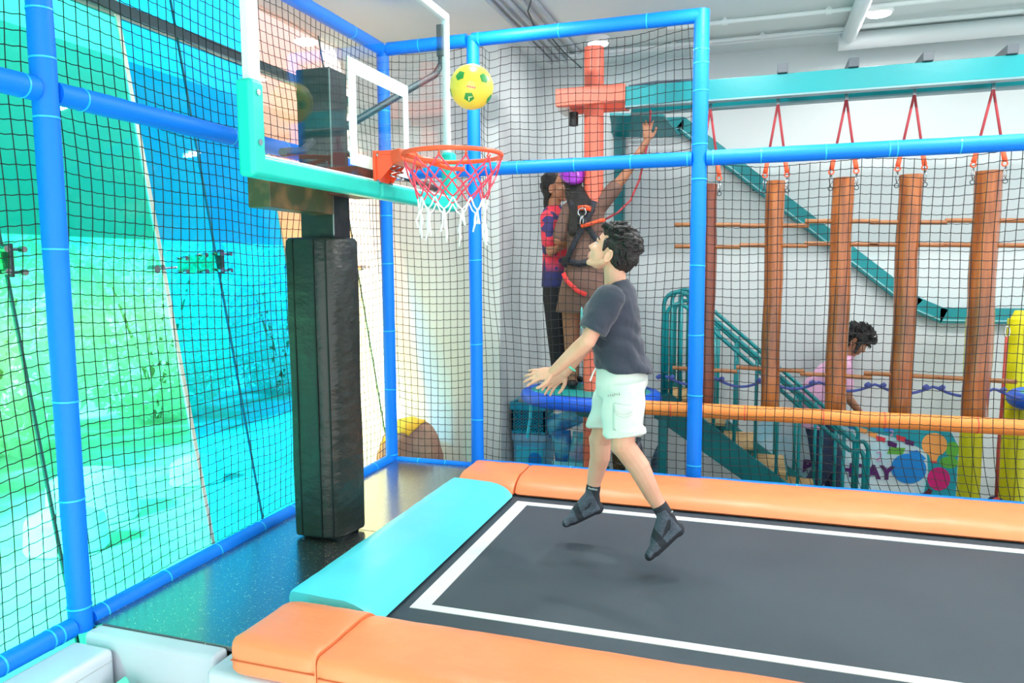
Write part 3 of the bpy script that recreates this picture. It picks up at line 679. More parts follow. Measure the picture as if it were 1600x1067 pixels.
# ------------------------------------------------------------------ people
def hand(b, wrist, d, up, s=1.0, side=1, spread=.16, curl=.25, r=.0078):
    """palm plus five fingers; d = pointing direction, up = back of the hand, side=+1 thumb towards d x up"""
    wrist, d, up = V(wrist), V(d).normalized(), V(up); up = (up-d*up.dot(d)).normalized(); lat = d.cross(up)*side
    pal = wrist+d*.040*s
    b.cap(wrist-d*.01*s, .020*s, pal, .026*s, 12, up, (.55, 1.15))
    b.cap(pal, .026*s, pal+d*.026*s, .027*s, 12, up, (.5, 1.25))
    base = pal+d*.042*s
    for k, (o, ln) in enumerate(((1.45, .066), (.48, .076), (-.48, .070), (-1.4, .054))):
        p0 = base+lat*o*.0165*s-d*abs(o)*.004*s; a = o*spread
        dd = (d+lat*a).normalized(); pts = [p0-dd*.01*s]; cur = 0; p = p0
        for j in range(3):
            q = (dd*math.cos(cur)-up*math.sin(cur)); p = p+q*ln*s*(.42, .32, .26)[j]; pts.append(p); cur += curl*(1+.25*k*.3)
        for j in range(3):
            b.cap(pts[j], r*s*(1.12-.10*j), pts[j+1], r*s*(1.05-.12*j), 8)
    p0 = wrist+d*.018*s+lat*.020*s; p1 = p0+d*.024*s+lat*.024*s-up*.008*s; p2 = p1+d*.030*s+lat*.012*s-up*.006*s; p3 = p2+d*.022*s+lat*.002*s-up*.004*s
    b.cap(p0, .0125*s, p1, .0108*s, 8); b.cap(p1, .0102*s, p2, .0092*s, 8); b.cap(p2, .009*s, p3, .0076*s, 8)

def head_parts(b, C, F, U, k=1.0, ears=True):
    """face and skull built of overlapping ellipsoids, merged by the remesh"""
    C, F, U = V(C), V(F).normalized(), V(U).normalized(); L_ = U.cross(F)   # person's left
    at = lambda f, l, u: C+(F*f+L_*l+U*u)*k
    e = lambda f, l, u, rf, rl, ru, n=16: b.ell(at(f, l, u), F*rf*k, L_*rl*k, U*ru*k, n, 10)
    e(-.012, 0, .022, .095, .076, .092, 22)          # skull
    e(.030, 0, -.030, .058, .064, .078, 20)          # face mass
    e(.030, 0, -.074, .046, .050, .042)              # jaw
    b.cap(at(.062, -.010, -.104), .015*k, at(.062, .010, -.104), .015*k)   # chin
    b.cap(at(-.002, -.050, -.060), .020*k, at(.050, -.022, -.098), .017*k); b.cap(at(-.002, .050, -.060), .020*k, at(.050, .022, -.098), .017*k)
    b.cap(at(.075, 0, .004), .0075*k, at(.097, 0, -.036), .0095*k)         # nose bridge to tip
    b.cap(at(.084, -.010, -.041), .0085*k, at(.084, .010, -.041), .0085*k)
    b.cap(at(.070, -.036, .014), .010*k, at(.078, -.010, .016), .010*k); b.cap(at(.070, .036, .014), .010*k, at(.078, .010, .016), .010*k)   # brow ridge
    for s in (-1, 1): e(.058, .034*s, -.034, .026, .026, .024)            # cheeks
    b.cap(at(.074, -.020, -.068), .008*k, at(.082, 0, -.067), .009*k); b.cap(at(.074, .020, -.068), .008*k, at(.082, 0, -.067), .009*k)     # upper lip
    b.cap(at(.072, -.016, -.080), .0075*k, at(.079, 0, -.080), .009*k); b.cap(at(.072, .016, -.080), .0075*k, at(.079, 0, -.080), .009*k)   # lower lip
    if ears:
        for s in (-1, 1):
            pts = [at(-.014+.016*math.cos(q), .077*s+(.008*s if .8 < q < 5 else 0), -.026+.030*math.sin(q)) for q in [i*.5236 for i in range(12)]]
            for i in range(12): b.cap(pts[i], .0052*k, pts[(i+1) % 12], .0052*k, 8)
            e(-.014, .074*s, -.026, .014, .007, .026)
    return at
def face_bits(at, F, U, parent, k=1.0):
    F, U = V(F).normalized(), V(U).normalized(); L_ = U.cross(F)
    for s in (-1, 1):
        c = at(.0685, .030*s, -.003)
        b = MB(); b.ell(c, F*.011*k, L_*.0135*k, U*.0082*k, 14, 8); ey = b.build('eye', eye_white, parent, smooth=True)
        c2 = at(.0762, .0295*s, -.001)
        b = MB(); b.ell(c2, F*.0045*k, L_*.0062*k, U*.0066*k, 12, 8); b.build('iris', eye_dark, ey, smooth=True)
        b = MB(); b.cap(at(.0785, .016*s, .005), .0022*k, at(.0735, .042*s, .003), .0022*k, 6); b.build('eyelid', hair_m, ey, smooth=True)
        b = MB(); b.cap(at(.0845, .013*s, .021), .0045*k, at(.0790, .030*s, .025), .0045*k, 8); b.cap(at(.0790, .030*s, .025), .0045*k, at(.068, .047*s, .019), .0028*k, 8); b.build('eyebrow', hair_m, parent, smooth=True)
def tufts(b, C, F, U, k, n, seed, region, ln=(.03, .055), r=.009, lean=.6):
    C, F, U = V(C), V(F).normalized(), V(U).normalized(); L_ = U.cross(F); rnd = random.Random(seed); cnt = 0
    while cnt < n:
        d = V((rnd.gauss(0, 1), rnd.gauss(0, 1), rnd.gauss(0, 1))).normalized()      # (f,l,u)
        if not region(d): continue
        cnt += 1; p = C+(F*(d.x*.098-.016)+L_*d.y*.080+U*(d.z*.094+.024))*k; nn = (F*d.x+L_*d.y+U*d.z).normalized()
        t = (-F*.7+U*(.35 if d.z > .2 else -.8)+L_*rnd.uniform(-.5, .5)); t = (t-nn*t.dot(nn)).normalized()
        l = rnd.uniform(*ln)*k; q1 = p+(nn*.55+t*lean).normalized()*l*.55; q2 = q1+(nn*.15+t).normalized()*l*.6
        b.tube([p-nn*.006, q1, q2], [r*k, r*.8*k, .0012], 6)

def boy():
    t = thing('person', 'boy in charcoal t-shirt and off-white shorts jumping on the trampoline, looking up', 'person', (1.99, -1.42, 0))
    # joints (metres): the boy faces the hoop, head tipped back, arms forward and down
    C = V((1.935, -1.40, 1.528)); F = V((-.862, -.03, .507)).normalized(); U = V((.507, 0, .862)); U = (U-F*U.dot(F)).normalized()
    shL, elL, wrL = V((1.953, -1.545, 1.300)), V((1.868, -1.615, 1.108)), V((1.693, -1.560, .952))
    shR, elR, wrR = V((1.900, -1.255, 1.300)), V((1.800, -1.215, 1.085)), V((1.675, -1.265, .905))
    hpL, knL, anL = V((2.008, -1.475, .90)), V((2.025, -1.555, .612)), V((2.222, -1.53, .285))
    hpR, knR, anR = V((1.965, -1.325, .90)), V((1.862, -1.275, .560)), V((1.818, -1.265, .268))
    b = MB(); at = head_parts(b, C, F, U, 1.0)
    b.cap((1.948, -1.40, 1.470), .050, (1.958, -1.40, 1.350), .055)                     # neck
    b.cap((1.955, -1.40, 1.330), .062, (1.95, -1.40, 1.20), .075, 16, (0, 1, 0), (1.3, 1))
    b.cap((1.95, -1.40, 1.20), .08, (1.985, -1.40, .94), .075, 16, (0, 1, 0), (1.3, 1)) # torso
    for sh, el, wr in ((shL, elL, wrL), (shR, elR, wrR)):
        b.cap(sh.lerp(el, .12), .036, el, .040); md = el.lerp(wr, .3); b.cap(el, .0385, md, .039); b.cap(md, .039, wr, .0265)
    hand(b, wrL, V((-.135, .0, -.035)), V((.1, -.75, .6)), 1.05, -1, .20, .16)
    hand(b, wrR, V((-.09, -.01, -.075)), V((.1, .7, .6)), 1.05, 1, .18, .30)
    for hp, kn, an, ft in ((hpL, knL, anL, 0), (hpR, knR, anR, 1)):
        b.cap(hp, .066, kn, .058); cf = kn.lerp(an, .32)+V((.012, 0, .004)); b.cap(kn, .056, cf, .053); b.cap(cf, .053, kn.lerp(an, .7), .040); b.cap(kn.lerp(an, .7), .040, an, .031)
        d = (an-kn).normalized(); fr = V((-1, 0, 0)); fr = (fr-d*fr.dot(d)).normalized(); b.cap(kn+fr*.022, .040, kn+fr*.018+d*.03, .034)
    def lips(c, n):
        q = c-C; f, l, u = q.dot(F), q.dot(U.cross(F)), q.dot(U)
        return 1 if f > .070 and abs(l) < .022 and -.087 < u < -.062 else 0
    remesh('body', b, [skin, lip_m], .0042, 3, t, lips)
    face_bits(at, F, U, t)
    # hair: thick cap swept up and back
    b = MB(); e = lambda f, l, u, rf, rl, ru: b.ell(at(f, l, u), F*rf, U.cross(F)*rl, U*ru, 24, 14)
    e(-.034, 0, .040, .096, .088, .092); e(-.062, 0, .012, .074, .080, .090); e(-.066, 0, -.036, .048, .060, .048); e(.022, 0, .076, .060, .070, .042)
    for s in (-1, 1): b.cap(at(.030, .066*s, .030), .016, at(.022, .073*s, -.014), .006); b.cap(at(-.03, .068*s, .03), .026, at(-.048, .066*s, -.02), .022)
    tufts(b, C, F, U, 1.0, 330, 4, lambda d: (d.z > .30 and d.x < .85) or (d.x < -.25 and d.z > -.55), (.028, .058), .011, .5)
    for i in range(20):
        l = -.058+.0061*i; rr = random.Random(i); b.tube([at(.05, l, .098), at(.078+.006*rr.random(), l*1.05, .092+.008*rr.random()), at(.088+.006*rr.random(), l*1.05+.006*(rr.random()-.5), .066+.016*rr.random())], [.012, .010, .002], 6)
    remesh('hair', b, hair_m, .0032, 1, t)
    # t-shirt
    b = MB(); X, Y = V((1, 0, 0)), V((0, 1, 0))
    def ring(x, y, z, rx, ry, tilt=0): return (V((x, y, z)), V((math.cos(tilt), 0, math.sin(tilt)))*rx, Y*ry)
    b.loft([ring(1.962, -1.40, 1.368, .058, .064, .45), ring(1.957, -1.40, 1.352, .072, .085, .35), ring(1.946, -1.40, 1.325, .102, .130, .15), ring(1.938, -1.40, 1.28, .126, .152, .08), ring(1.936, -1.40, 1.22, .138, .152), ring(1.950, -1.40, 1.14, .130, .146), ring(1.968, -1.40, 1.07, .126, .146), ring(1.986, -1.40, 1.01, .128, .152), ring(1.998, -1.40, .972, .138, .156, -.05), ring(2.002, -1.40, .952, .140, .157, -.08)], 32)
    b.cap(shL+V((0, .005, .0)), .068, shL.lerp(elL, .72), .066, 18, (1, 0, 0), (1.08, .95)); b.cap(shR+V((0, -.005, 0)), .064, shR.lerp(elR, .70), .062, 18)
    o = remesh('t_shirt', b, shirt_navy, .0065, 4, t)
    # cut the sleeve ends flat and add cloth folds
    def cloth(q, n):
        for sh, el, lim in ((shL, elL, .77), (shR, elR, .74)):
            d = el-sh; tt = (q-sh).dot(d)/d.length_squared
            if tt > lim and (q-(sh+d*tt)).length < .10: q = q-d*(tt-lim)
        w_ = max(0, min(1, (1.22-q.z)/.12))*max(.25, min(1, (q.x-1.84)/.16)); fo = math.sin((q.z+q.x*.62)*78+5*noise.noise(q*5))*.0058*w_+noise.noise(q*13)*.007+noise.noise(q*27)*.003
        return q+n*fo
    warp(o, cloth)
    # chest print: pale oval strokes
    pr = mat('print_aqua', (126, 196, 204), .7); pw_ = mat('print_cream', (222, 218, 196), .7)
    for i, (r_, M) in enumerate(((.052, pr), (.043, pw_), (.033, pr))):
        b = MB(); c = V((1.815, -1.455, 1.20)); b.tube([c+V((-.012*math.cos(a)-.012*(i == 0), r_*.75*math.cos(a)+.0, r_*math.sin(a))) for a in [k*.3307 for k in range(19)]], .003, 6, closed=True); b.build('chest_print', M, t)
    # shorts
    b = MB(); b.loft([ring(1.992, -1.40, .99, .112, .135), ring(1.992, -1.40, .95, .122, .142), ring(1.988, -1.40, .88, .126, .146), ring(1.982, -1.40, .82, .110, .140)], 28)
    hemL = V((2.018, -1.525, .652)); hemR = V((1.880, -1.29, .640))
    def leg(hip, hem, rx0, rx1, tl):
        rings = []
        for k in range(7):
            q = hip.lerp(hem, k/6); r = rx0+(rx1-rx0)*k/6; rings.append((q, V((math.cos(tl), 0, math.sin(tl)))*r*1.05, Y*r*.98))
        b.loft(rings, 24)
    leg(V((2.012, -1.465, .90)), hemL, .096, .090, .06); leg(V((1.955, -1.335, .90)), hemR, .092, .080, .03)
    b.loft([(hemL+V((.02, 0, .035)), V((.090, 0, .01)), Y*.086), (hemL+V((.016, 0, .0)), V((.096, 0, .018)), Y*.090)], 24)
    o = remesh('shorts', b, short_white, .0062, 3, t)
    warp(o, lambda q, n: q+n*(noise.noise(q*9)*.009+math.sin((q.z-q.x*.8)*46+3*noise.noise(q*5))*.0032))
    # cargo pocket on the near leg, lettering above it, drawstring
    b = MB(); n = 7; vs_ = []; fs = []
    for j in range(9):
        for i in range(n):
            u = i/(n-1); z = .815-.125*j/8; x = 1.985+.085*u; yy = -1.40-.02-((.148+(.82-z)*.42)*math.sqrt(max(.05, 1-((x-2.012)/.098)**2)))
            vs_.append((x, yy*.0+(-1.495-.086*math.sqrt(max(.04, 1-((x-2.014)/.105)**2))-(.84-z)*.10)-.002, z-.012*u))
    for j in range(8):
        for i in range(n-1): fs.append((j*n+i, j*n+i+1, (j+1)*n+i+1, (j+1)*n+i))
    b.raw(vs_, fs); pk = b.build('cargo_pocket', short_white, t, smooth=True)
    so = pk.modifiers.new('s', 'SOLIDIFY'); so.thickness = .006; so.offset = 0
    for dz in (0, .012):
        b = MB(); b.tube([(1.985+.085*k/8, -1.495-.086*math.sqrt(max(.04, 1-((1.985+.085*k/8-2.014)/.105)**2))-(.84-.775)*.10-.007, .778+dz-.012*k/8-(.02*math.sin(k/8*math.pi) if dz == 0 else .018*math.sin(k/8*math.pi))) for k in range(9)], .0015, 5); b.build('pocket_seam', mat('seam_pale', (190, 198, 196), .8), pk)
    for k in range(6):
        p = V((1.957+.0105*k, -1.572-.0012*k, .846+.0024*k)); b = MB(); b.tube([p+V((.001, 0, -.005)), p+V((-.0012, 0, .005+.002*(k % 2)))], .0012, 5); b.tube([p+V((-.001, 0, .004)), p+V((.004, 0, .003-.004*(k % 3)))], .001, 5); b.build('print_mark', mat('print_grey', (120, 126, 124), .7), t)
    b = MB(); b.tube([(1.868, -1.43, .955), (1.858, -1.45, .93), (1.846, -1.455, .895)], .004, 6); b.build('drawstring', cord_white, t)
    # bracelet on the far wrist
    q = wrR+(elR-wrR).normalized()*.035; d = (elR-wrR).normalized(); e1 = d.orthogonal().normalized(); e2 = d.cross(e1)
    b = MB(); b.tube([q+(e1*math.cos(a)+e2*math.sin(a))*.034 for a in [k*.3142 for k in range(20)]], .006, 8, closed=True); b.build('wristband', mat('band_mint', (120, 232, 200), .4), t, smooth=True)
    # socks
    def sock(kn, an, heel, toe, lat):
        heel, toe = V(heel), V(toe); ax = (toe-heel); Ln = ax.length; ax = ax/Ln; sh = (an-kn).normalized(); lat = V(lat); lat = (lat-ax*lat.dot(ax)).normalized(); up = lat.cross(ax)
        if up.dot(-sh) < 0: up = -up
        b = MB(); b.cap(an-sh*.045, .0385, an+sh*.0, .0385)
        b.cap(an, .040, heel+ax*.04+up*.020, .036)
        b.ell(heel+ax*.030+up*.002, ax*.036, lat*.032, up*.034, 16, 10)
        b.cap(an+ax*.012+sh*.012, .041, heel+ax*(Ln*.54)+up*.024, .039, 14, lat, (1.1, .9))
        b.cap(heel+ax*.035, .034, heel+ax*(Ln*.68), .038, 14, lat, (1.2, .78))
        b.cap(heel+ax*(Ln*.60)+up*.012, .038, heel+ax*(Ln*.80), .034, 14, lat, (1.32, .74))
        for k in range(5):
            o_ = (k-2)*.0165; l2 = Ln-(.03+(.010, .004, .008, .016, .026)[k]); b.cap(heel+ax*(Ln*.78)+lat*o_, .014, heel+ax*l2+lat*o_*1.05-up*.004, .0125 if k else .016, 10)
        top = an-sh*.045
        def mf(c, n):
            if (c-an).dot(-sh) > .030: return 0
            s_ = (c-heel).dot(ax)/Ln
            if n.dot(up) < -.55 or s_ > .86 or s_ < .06 or .44 < s_ < .58: return 0
            return 1
        o = remesh('sock', b, [sock_dark, sock_grey], .0045, 4, t, mf)
        # flatten the cuff
        def cuff(q, n):
            h = (q-an).dot(-sh); return q+sh*(h-.058) if h > .058 else q
        warp(o, cuff)
        return up, ax, lat, sh
    s1 = sock(knL, anL, (2.300, -1.505, .232), (2.130, -1.600, .075), (.25, .95, 0))
    s2 = sock(knR, anR, (1.870, -1.255, .208), (1.655, -1.315, .100), (.2, .95, 0))
    wm = mat('sock_logo', (214, 218, 222), .7)
    text_mesh('sock_logo', 'Reebok', .016, wm, frame_mtx(anR+V((.012, -.041, .042)), (.97, .12, -.14), (.13, 0, .99)), t, .001)
    text_mesh('sock_logo', 'R', .018, wm, frame_mtx(anL+V((.036, -.030, .028)), (.6, .55, -.45), (.45, 0, .85)), t, .001)
boy()
def bystanders():
    Y = V((0, 1, 0)); X = V((1, 0, 0)); Z = V((0, 0, 1))
    navy = mat('navy_cloth', (36, 42, 84), .85, bump=(20, .3)); blackc = mat('black_trousers', (20, 20, 26), .85, bump=(20, .3)); shoe_m = mat('shoe_black', (18, 18, 20), .5)
    # printed shirt: red with navy patches, navy hem
    M = bpy.data.materials.new('shirt_red_print'); M.use_nodes = True; nt = M.node_tree; N = nt.nodes; L = nt.links; pb = N['Principled BSDF']; pb.inputs['Roughness'].default_value = .85
    tc = N.new('ShaderNodeTexCoord'); v = N.new('ShaderNodeTexNoise'); v.inputs['Scale'].default_value = 9; v.inputs['Detail'].default_value = 1; L.new(tc.outputs['Object'], v.inputs['Vector'])
    r = N.new('ShaderNodeValToRGB'); r.color_ramp.interpolation = 'CONSTANT'; r.color_ramp.elements[0].color = lin((222, 58, 78)); r.color_ramp.elements[1].position = .53; r.color_ramp.elements[1].color = lin((58, 52, 104)); L.new(v.outputs[0], r.inputs[0])
    sx = N.new('ShaderNodeSeparateXYZ'); L.new(tc.outputs['Object'], sx.inputs[0]); mr = N.new('ShaderNodeMapRange'); mr.inputs[1].default_value = 1.50; mr.inputs[2].default_value = 1.40; L.new(sx.outputs[2], mr.inputs[0])
    mx = N.new('ShaderNodeMix'); mx.data_type = 'RGBA'; L.new(mr.outputs[0], mx.inputs[0]); L.new(r.outputs[0], mx.inputs[6]); mx.inputs[7].default_value = lin((38, 44, 96)); L.new(mx.outputs[2], pb.inputs['Base Color'])
    # ---- woman on the round platform, facing the girl
    zp = .50; t = thing('person', 'woman in red and navy printed shirt and black trousers standing on the round platform', 'person', (1.06, .80, zp)); y = .80
    C = V((1.040, y, 2.085)); F = V((.98, -.12, .02)).normalized(); U = Z
    b = MB(); at = head_parts(b, C, F, (U-F*U.dot(F)).normalized(), 1.02)
    b.cap((1.03, y, 2.02), .05, (1.02, y, 1.90), .055); b.cap((1.03, y, 1.86), .07, (1.04, y, 1.55), .085, 16, Y, (1.4, 1)); b.cap((1.04, y, 1.5), .085, (1.05, y, 1.3), .09, 16, Y, (1.4, 1))
    sh, el, wr = V((1.015, y-.155, 1.83)), V((1.045, y-.19, 1.57)), V((1.20, y-.10, 1.66)); b.cap(sh, .045, el, .04); b.cap(el, .039, wr, .027); hand(b, wr, V((.8, .2, .4)), V((0, -1, .2)), 1.05, 1, .1, .4)
    sh2, el2, wr2 = V((1.015, y+.155, 1.83)), V((1.06, y+.19, 1.58)), V((1.22, y+.08, 1.60)); b.cap(sh2, .045, el2, .04); b.cap(el2, .039, wr2, .027); hand(b, wr2, V((.8, -.2, .4)), V((0, 1, .2)), 1.05, -1, .1, .4)
    for s in (-1, 1): b.cap((1.05, y+.075*s, 1.25), .08, (1.085+.02*s, y+.085*s, .95), .055); b.cap((1.085+.02*s, y+.085*s, .95), .052, (1.11+.02*s, y+.085*s, .60), .036); b.cap((1.11, y+.085*s, .57), .034, (1.17, y+.085*s-.02, .545), .03)
    remesh('body', b, skin_d, .0065, 3, t)
    face_bits(at, F, (U-F*U.dot(F)).normalized(), t, 1.02)
    b = MB(); e = lambda f, l, u, rf, rl, ru: b.ell(at(f, l, u), F*rf, U.cross(F)*rl, U*ru, 20, 12)
    e(-.03, 0, .035, .094, .086, .094); e(-.055, 0, -.03, .06, .072, .085); e(-.075, 0, -.12, .035, .05, .08)
    tufts(b, C, F, U, 1.0, 120, 8, lambda d: d.x < -.1 and d.z > -.6, (.03, .05), .012)
    remesh('hair', b, hair_m, .006, 2, t)
    b = MB(); b.loft([((1.022, y, 1.935), X*.055, Y*.07), ((1.022, y, 1.905), X*.085, Y*.12), ((1.025, y, 1.84), X*.105, Y*.175), ((1.035, y, 1.70), X*.115, Y*.17), ((1.045, y, 1.55), X*.112, Y*.16), ((1.05, y, 1.40), X*.122, Y*.175), ((1.052, y, 1.29), X*.130, Y*.18)], 24)
    b.cap(sh, .066, sh.lerp(el, .70), .064, 14); b.cap(sh2, .066, sh2.lerp(el2, .70), .064, 14); remesh('printed_shirt', b, M, .010, 3, t)
    b = MB()
    for s in (-1, 1):
        b.loft([((1.05, y+.06*s, 1.36), X*.108, Y*.10), ((1.055, y+.075*s, 1.2), X*.105, Y*.095), ((1.085+.02*s, y+.085*s, .93), X*.082, Y*.08), ((1.11+.02*s, y+.088*s, .58), X*.062, Y*.062)], 18)
    remesh('trousers', b, blackc, .010, 3, t)
    for s in (-1, 1):
        b = MB(); b.cap((1.09+.02*s, y+.088*s, .54), .042, (1.20+.02*s, y+.088*s-.02, .531), .032, 12, Y, (1, .85)); remesh('shoe', b, shoe_m, .008, 2, t)
    t.location.x += .03; t.location.y += .05
    # ---- girl in brown tunic with purple helmet and harness, back to the camera, reaching up
    brown = mat('tunic_brown', (112, 84, 74), .85, bump=(18, .35)); t = thing('person', 'girl in brown tunic, purple helmet and climbing harness reaching up to the overhead track', 'person', (1.36, .62, zp)); y = .62
    C = V((1.255, y-.01, 2.135)); F = V((-.35, .85, .25)).normalized(); U = V((.05, -.25, .97)); U = (U-F*U.dot(F)).normalized()
    b = MB(); at = head_parts(b, C, F, U, .98)
    b.cap(C+V((.02, 0, -.06)), .05, (1.32, y, 1.93), .055); b.cap((1.34, y, 1.90), .075, (1.36, y, 1.60), .085, 16, X, (1.4, 1)); b.cap((1.36, y, 1.58), .09, (1.34, y, 1.33), .09, 16, X, (1.35, 1))
    sR, eR, wR = V((1.47, y, 1.905)), V((1.655, y-.01, 2.115)), V((1.815, y, 2.36)); b.cap(sR, .046, eR, .038); b.cap(eR, .037, wR, .026); hand(b, wR, V((.03, 0, 1)), V((0, -1, 0)), 1.05, 1, .16, .2)
    sL, eL, wL = V((1.23, y, 1.88)), V((1.16, y-.06, 1.65)), V((1.28, y+.12, 1.62)); b.cap(sL, .046, eL, .038); b.cap(eL, .037, wL, .026); hand(b, wL, V((.6, .8, .2)), V((0, 0, 1)), 1.0, 1, .1, .5)
    for s in (-1, 1): b.cap((1.34+.08*s, y, 1.28), .08, (1.33+.085*s, y+.02, .96), .055); b.cap((1.33+.085*s, y+.02, .96), .052, (1.34+.085*s, y+.03, .60), .036); b.cap((1.34+.085*s, y+.03, .57), .034, (1.33+.085*s, y+.10, .545), .03)
    remesh('body', b, skin_d, .0065, 3, t); face_bits(at, F, U, t, .98)
    b = MB(); L_ = U.cross(F); b.ell(at(-.05, 0, -.045), F*.055, L_*.072, U*.08, 18, 10); b.cap(at(-.080, 0, -.10), .055, (1.355, y-.075, 1.86), .075, 16, X, (1.35, .7)); b.cap((1.34, y-.08, 1.88), .07, (1.30, y-.085, 1.72), .05, 14, X, (1.3, .7)); remesh('hair', b, hair_m, .008, 2, t)
    hm = mat('helmet_purple', (150, 44, 178), .3, coat=.3); b = MB(); n = 26; vs_ = []; fs = []
    for j in range(9):
        a = math.radians(-8+98*j/8)
        for i in range(n):
            q = 2*math.pi*i/n; vs_.append(at(-.014+.124*math.cos(a)*math.cos(q), .100*math.cos(a)*math.sin(q), .022+.108*math.sin(a)+(.055*math.cos(q)*(1-j/8))))
    for j in range(8):
        for i in range(n): fs.append((j*n+i, j*n+(i+1) % n, (j+1)*n+(i+1) % n, (j+1)*n+i))
    b.raw(vs_, fs); h = b.build('helmet', hm, t, smooth=True); s_ = h.modifiers.new('s', 'SOLIDIFY'); s_.thickness = .012
    for i in range(5):
        q = 2*math.pi*(i+.3)/7+1.9; p = at(-.014+.119*math.cos(q), .097*math.sin(q), .060); d = (p-C).normalized()
        b = MB(); b.cyl(p-d*.006, p+d*.010, .011, n=10); b.build('vent', seam_black, h)
    b = MB(); b.loft([((1.345, y, 1.985), X*.08, Y*.055), ((1.35, y, 1.95), X*.13, Y*.08), ((1.352, y, 1.88), X*.155, Y*.10), ((1.358, y, 1.70), X*.145, Y*.105), ((1.36, y, 1.52), X*.145, Y*.11), ((1.345, y, 1.30), X*.18, Y*.13), ((1.33, y, 1.10), X*.205, Y*.14)], 24)
    b.cap(sR, .064, sR.lerp(eR, .62), .058, 14); b.cap(sL, .062, sL.lerp(eL, .85), .055, 14); remesh('tunic', b, brown, .010, 3, t)
    b = MB()
    for s in (-1, 1): b.loft([((1.335+.085*s, y, 1.25), X*.085, Y*.09), ((1.333+.087*s, y+.02, .95), X*.066, Y*.07), ((1.34+.085*s, y+.03, .60), X*.05, Y*.052)], 16)
    remesh('leggings', b, mat('leggings_tan', (142, 100, 76), .85), .010, 3, t)
    for s in (-1, 1):
        b = MB(); b.cap((1.34+.085*s, y+.01, .54), .042, (1.33+.085*s, y+.12, .531), .034, 12, X, (1, .85)); remesh('shoe', b, shoe_m, .008, 2, t)
    web = mat('webbing_black', (30, 34, 44), .7); ow = mat('webbing_orange', (246, 84, 40), .6)
    hs = bpy.data.objects.new('harness', None); COL.objects.link(hs); hs.parent = t; hs.matrix_parent_inverse = pinv(t)
    def strap(pts, w, M_): 
        b = MB(); pts = [V(p) for p in pts]; n = len(pts); vs_ = []; fs = []
        for i, p in enumerate(pts):
            d = (pts[min(i+1, n-1)]-pts[max(i-1, 0)]).normalized(); sd = d.cross(Y).normalized()*w; vs_ += [p-sd, p+sd]
        fs = [(2*i, 2*i+1, 2*i+3, 2*i+2) for i in range(n-1)]; b.raw(vs_, fs); o = b.build('strap', M_, hs, smooth=True); q = o.modifiers.new('s', 'SOLIDIFY'); q.thickness = .008
    strap([(1.45, y-.10, 1.93), (1.41, y-.122, 1.82), (1.30, y-.125, 1.62), (1.22, y-.12, 1.45)], .022, web); strap([(1.26, y-.10, 1.93), (1.36, y-.126, 1.80), (1.46, y-.12, 1.66), (1.50, y-.11, 1.52)], .022, web)
    strap([(1.20, y-.11, 1.50), (1.34, y-.128, 1.47), (1.50, y-.115, 1.50)], .025, web); strap([(1.215, y-.115, 1.40), (1.25, y-.135, 1.34), (1.33, y-.15, 1.27), (1.40, y-.15, 1.24)], .016, mat('webbing_red', (240, 60, 60), .6)); strap([(1.33, y-.128, 1.88), (1.39, y-.13, 1.885), (1.43, y-.125, 1.87)], .018, ow)
    b = MB(); b.tube(arc((1.362, y-.135, 1.85), .030, 0, 360, X, Z, 18)[:-1], .0055, 8, closed=True); b.build('ring', chrome, hs, smooth=True)
    b = MB(); b.tube([(1.362, y-.14, 1.82), (1.350, y-.14, 1.79), (1.352, y-.14, 1.75), (1.372, y-.14, 1.75), (1.374, y-.14, 1.79), (1.362, y-.14, 1.82)], .006, 8); b.build('carabiner', chrome, hs, smooth=True)
    b = MB(); b.tube([(1.36, y-.145, 1.745), (1.42, y-.145, 1.76), (1.50, y-.14, 1.785), (1.53, y-.12, 1.79)], .014, 8); b.build('lanyard_sleeve', ow, hs, smooth=True)
    b = MB(); b.tube([(1.52, y-.12, 1.788), (1.62, y-.10, 1.84), (1.71, y-.07, 1.93), (1.77, y-.04, 2.08), (1.805, y-.02, 2.25), (1.83, y, 2.40), (1.84, y, 2.58)], .008, 8); b.build('lanyard', rope_red, hs, smooth=True)
    # ---- child in pink leaning over behind the stair rail
    pink = mat('shirt_pink', (226, 172, 206), .85, bump=(18, .3)); jean = mat('jeans', (42, 58, 88), .85, bump=(40, .3)); y = 1.66
    t = thing('person', 'person in pink shirt and jeans bending behind the stair rail by the birthday banner', 'person', (3.25, y, ZF))
    C = V((3.405, y, .830)); F = V((.72, -.20, -.66)).normalized(); U = V((.66, 0, .72)); U = (U-F*U.dot(F)).normalized()
    b = MB(); at = head_parts(b, C, F, U, .98)
    b.cap(C+V((-.045, 0, -.05)), .048, (3.32, y, .67), .055); b.cap((3.26, y, .62), .07, (3.10, y, .38), .08, 16, Y, (1.4, 1)); b.cap((3.10, y, .36), .08, (3.13, y, .16), .08, 16, Y, (1.35, 1))
    for s in (-1, 1):
        a, e_, w = V((3.30, y+.14*s, .62)), V((3.33, y+.17*s, .38)), V((3.44, y+.10*s, .24)); b.cap(a, .043, e_, .037); b.cap(e_, .036, w, .026); hand(b, w, V((.6, 0, -.8)), V((.7, .3*s, .6)), .95, s, .12, .4)
        b.cap((3.14, y+.075*s, .12), .07, (3.22+.05*s, y+.085*s, -.22), .05); b.cap((3.22+.05*s, y+.085*s, -.22), .05, (3.14+.14*s, y+.085*s, -.52), .036)
    remesh('body', b, skin_d, .0065, 3, t); face_bits(at, F, U, t, .98)
    b = MB(); L_ = U.cross(F); b.ell(at(-.02, 0, .032), F*.098, L_*.088, U*.094, 20, 12); b.ell(at(-.05, 0, -.03), F*.066, L_*.076, U*.085, 18, 10)
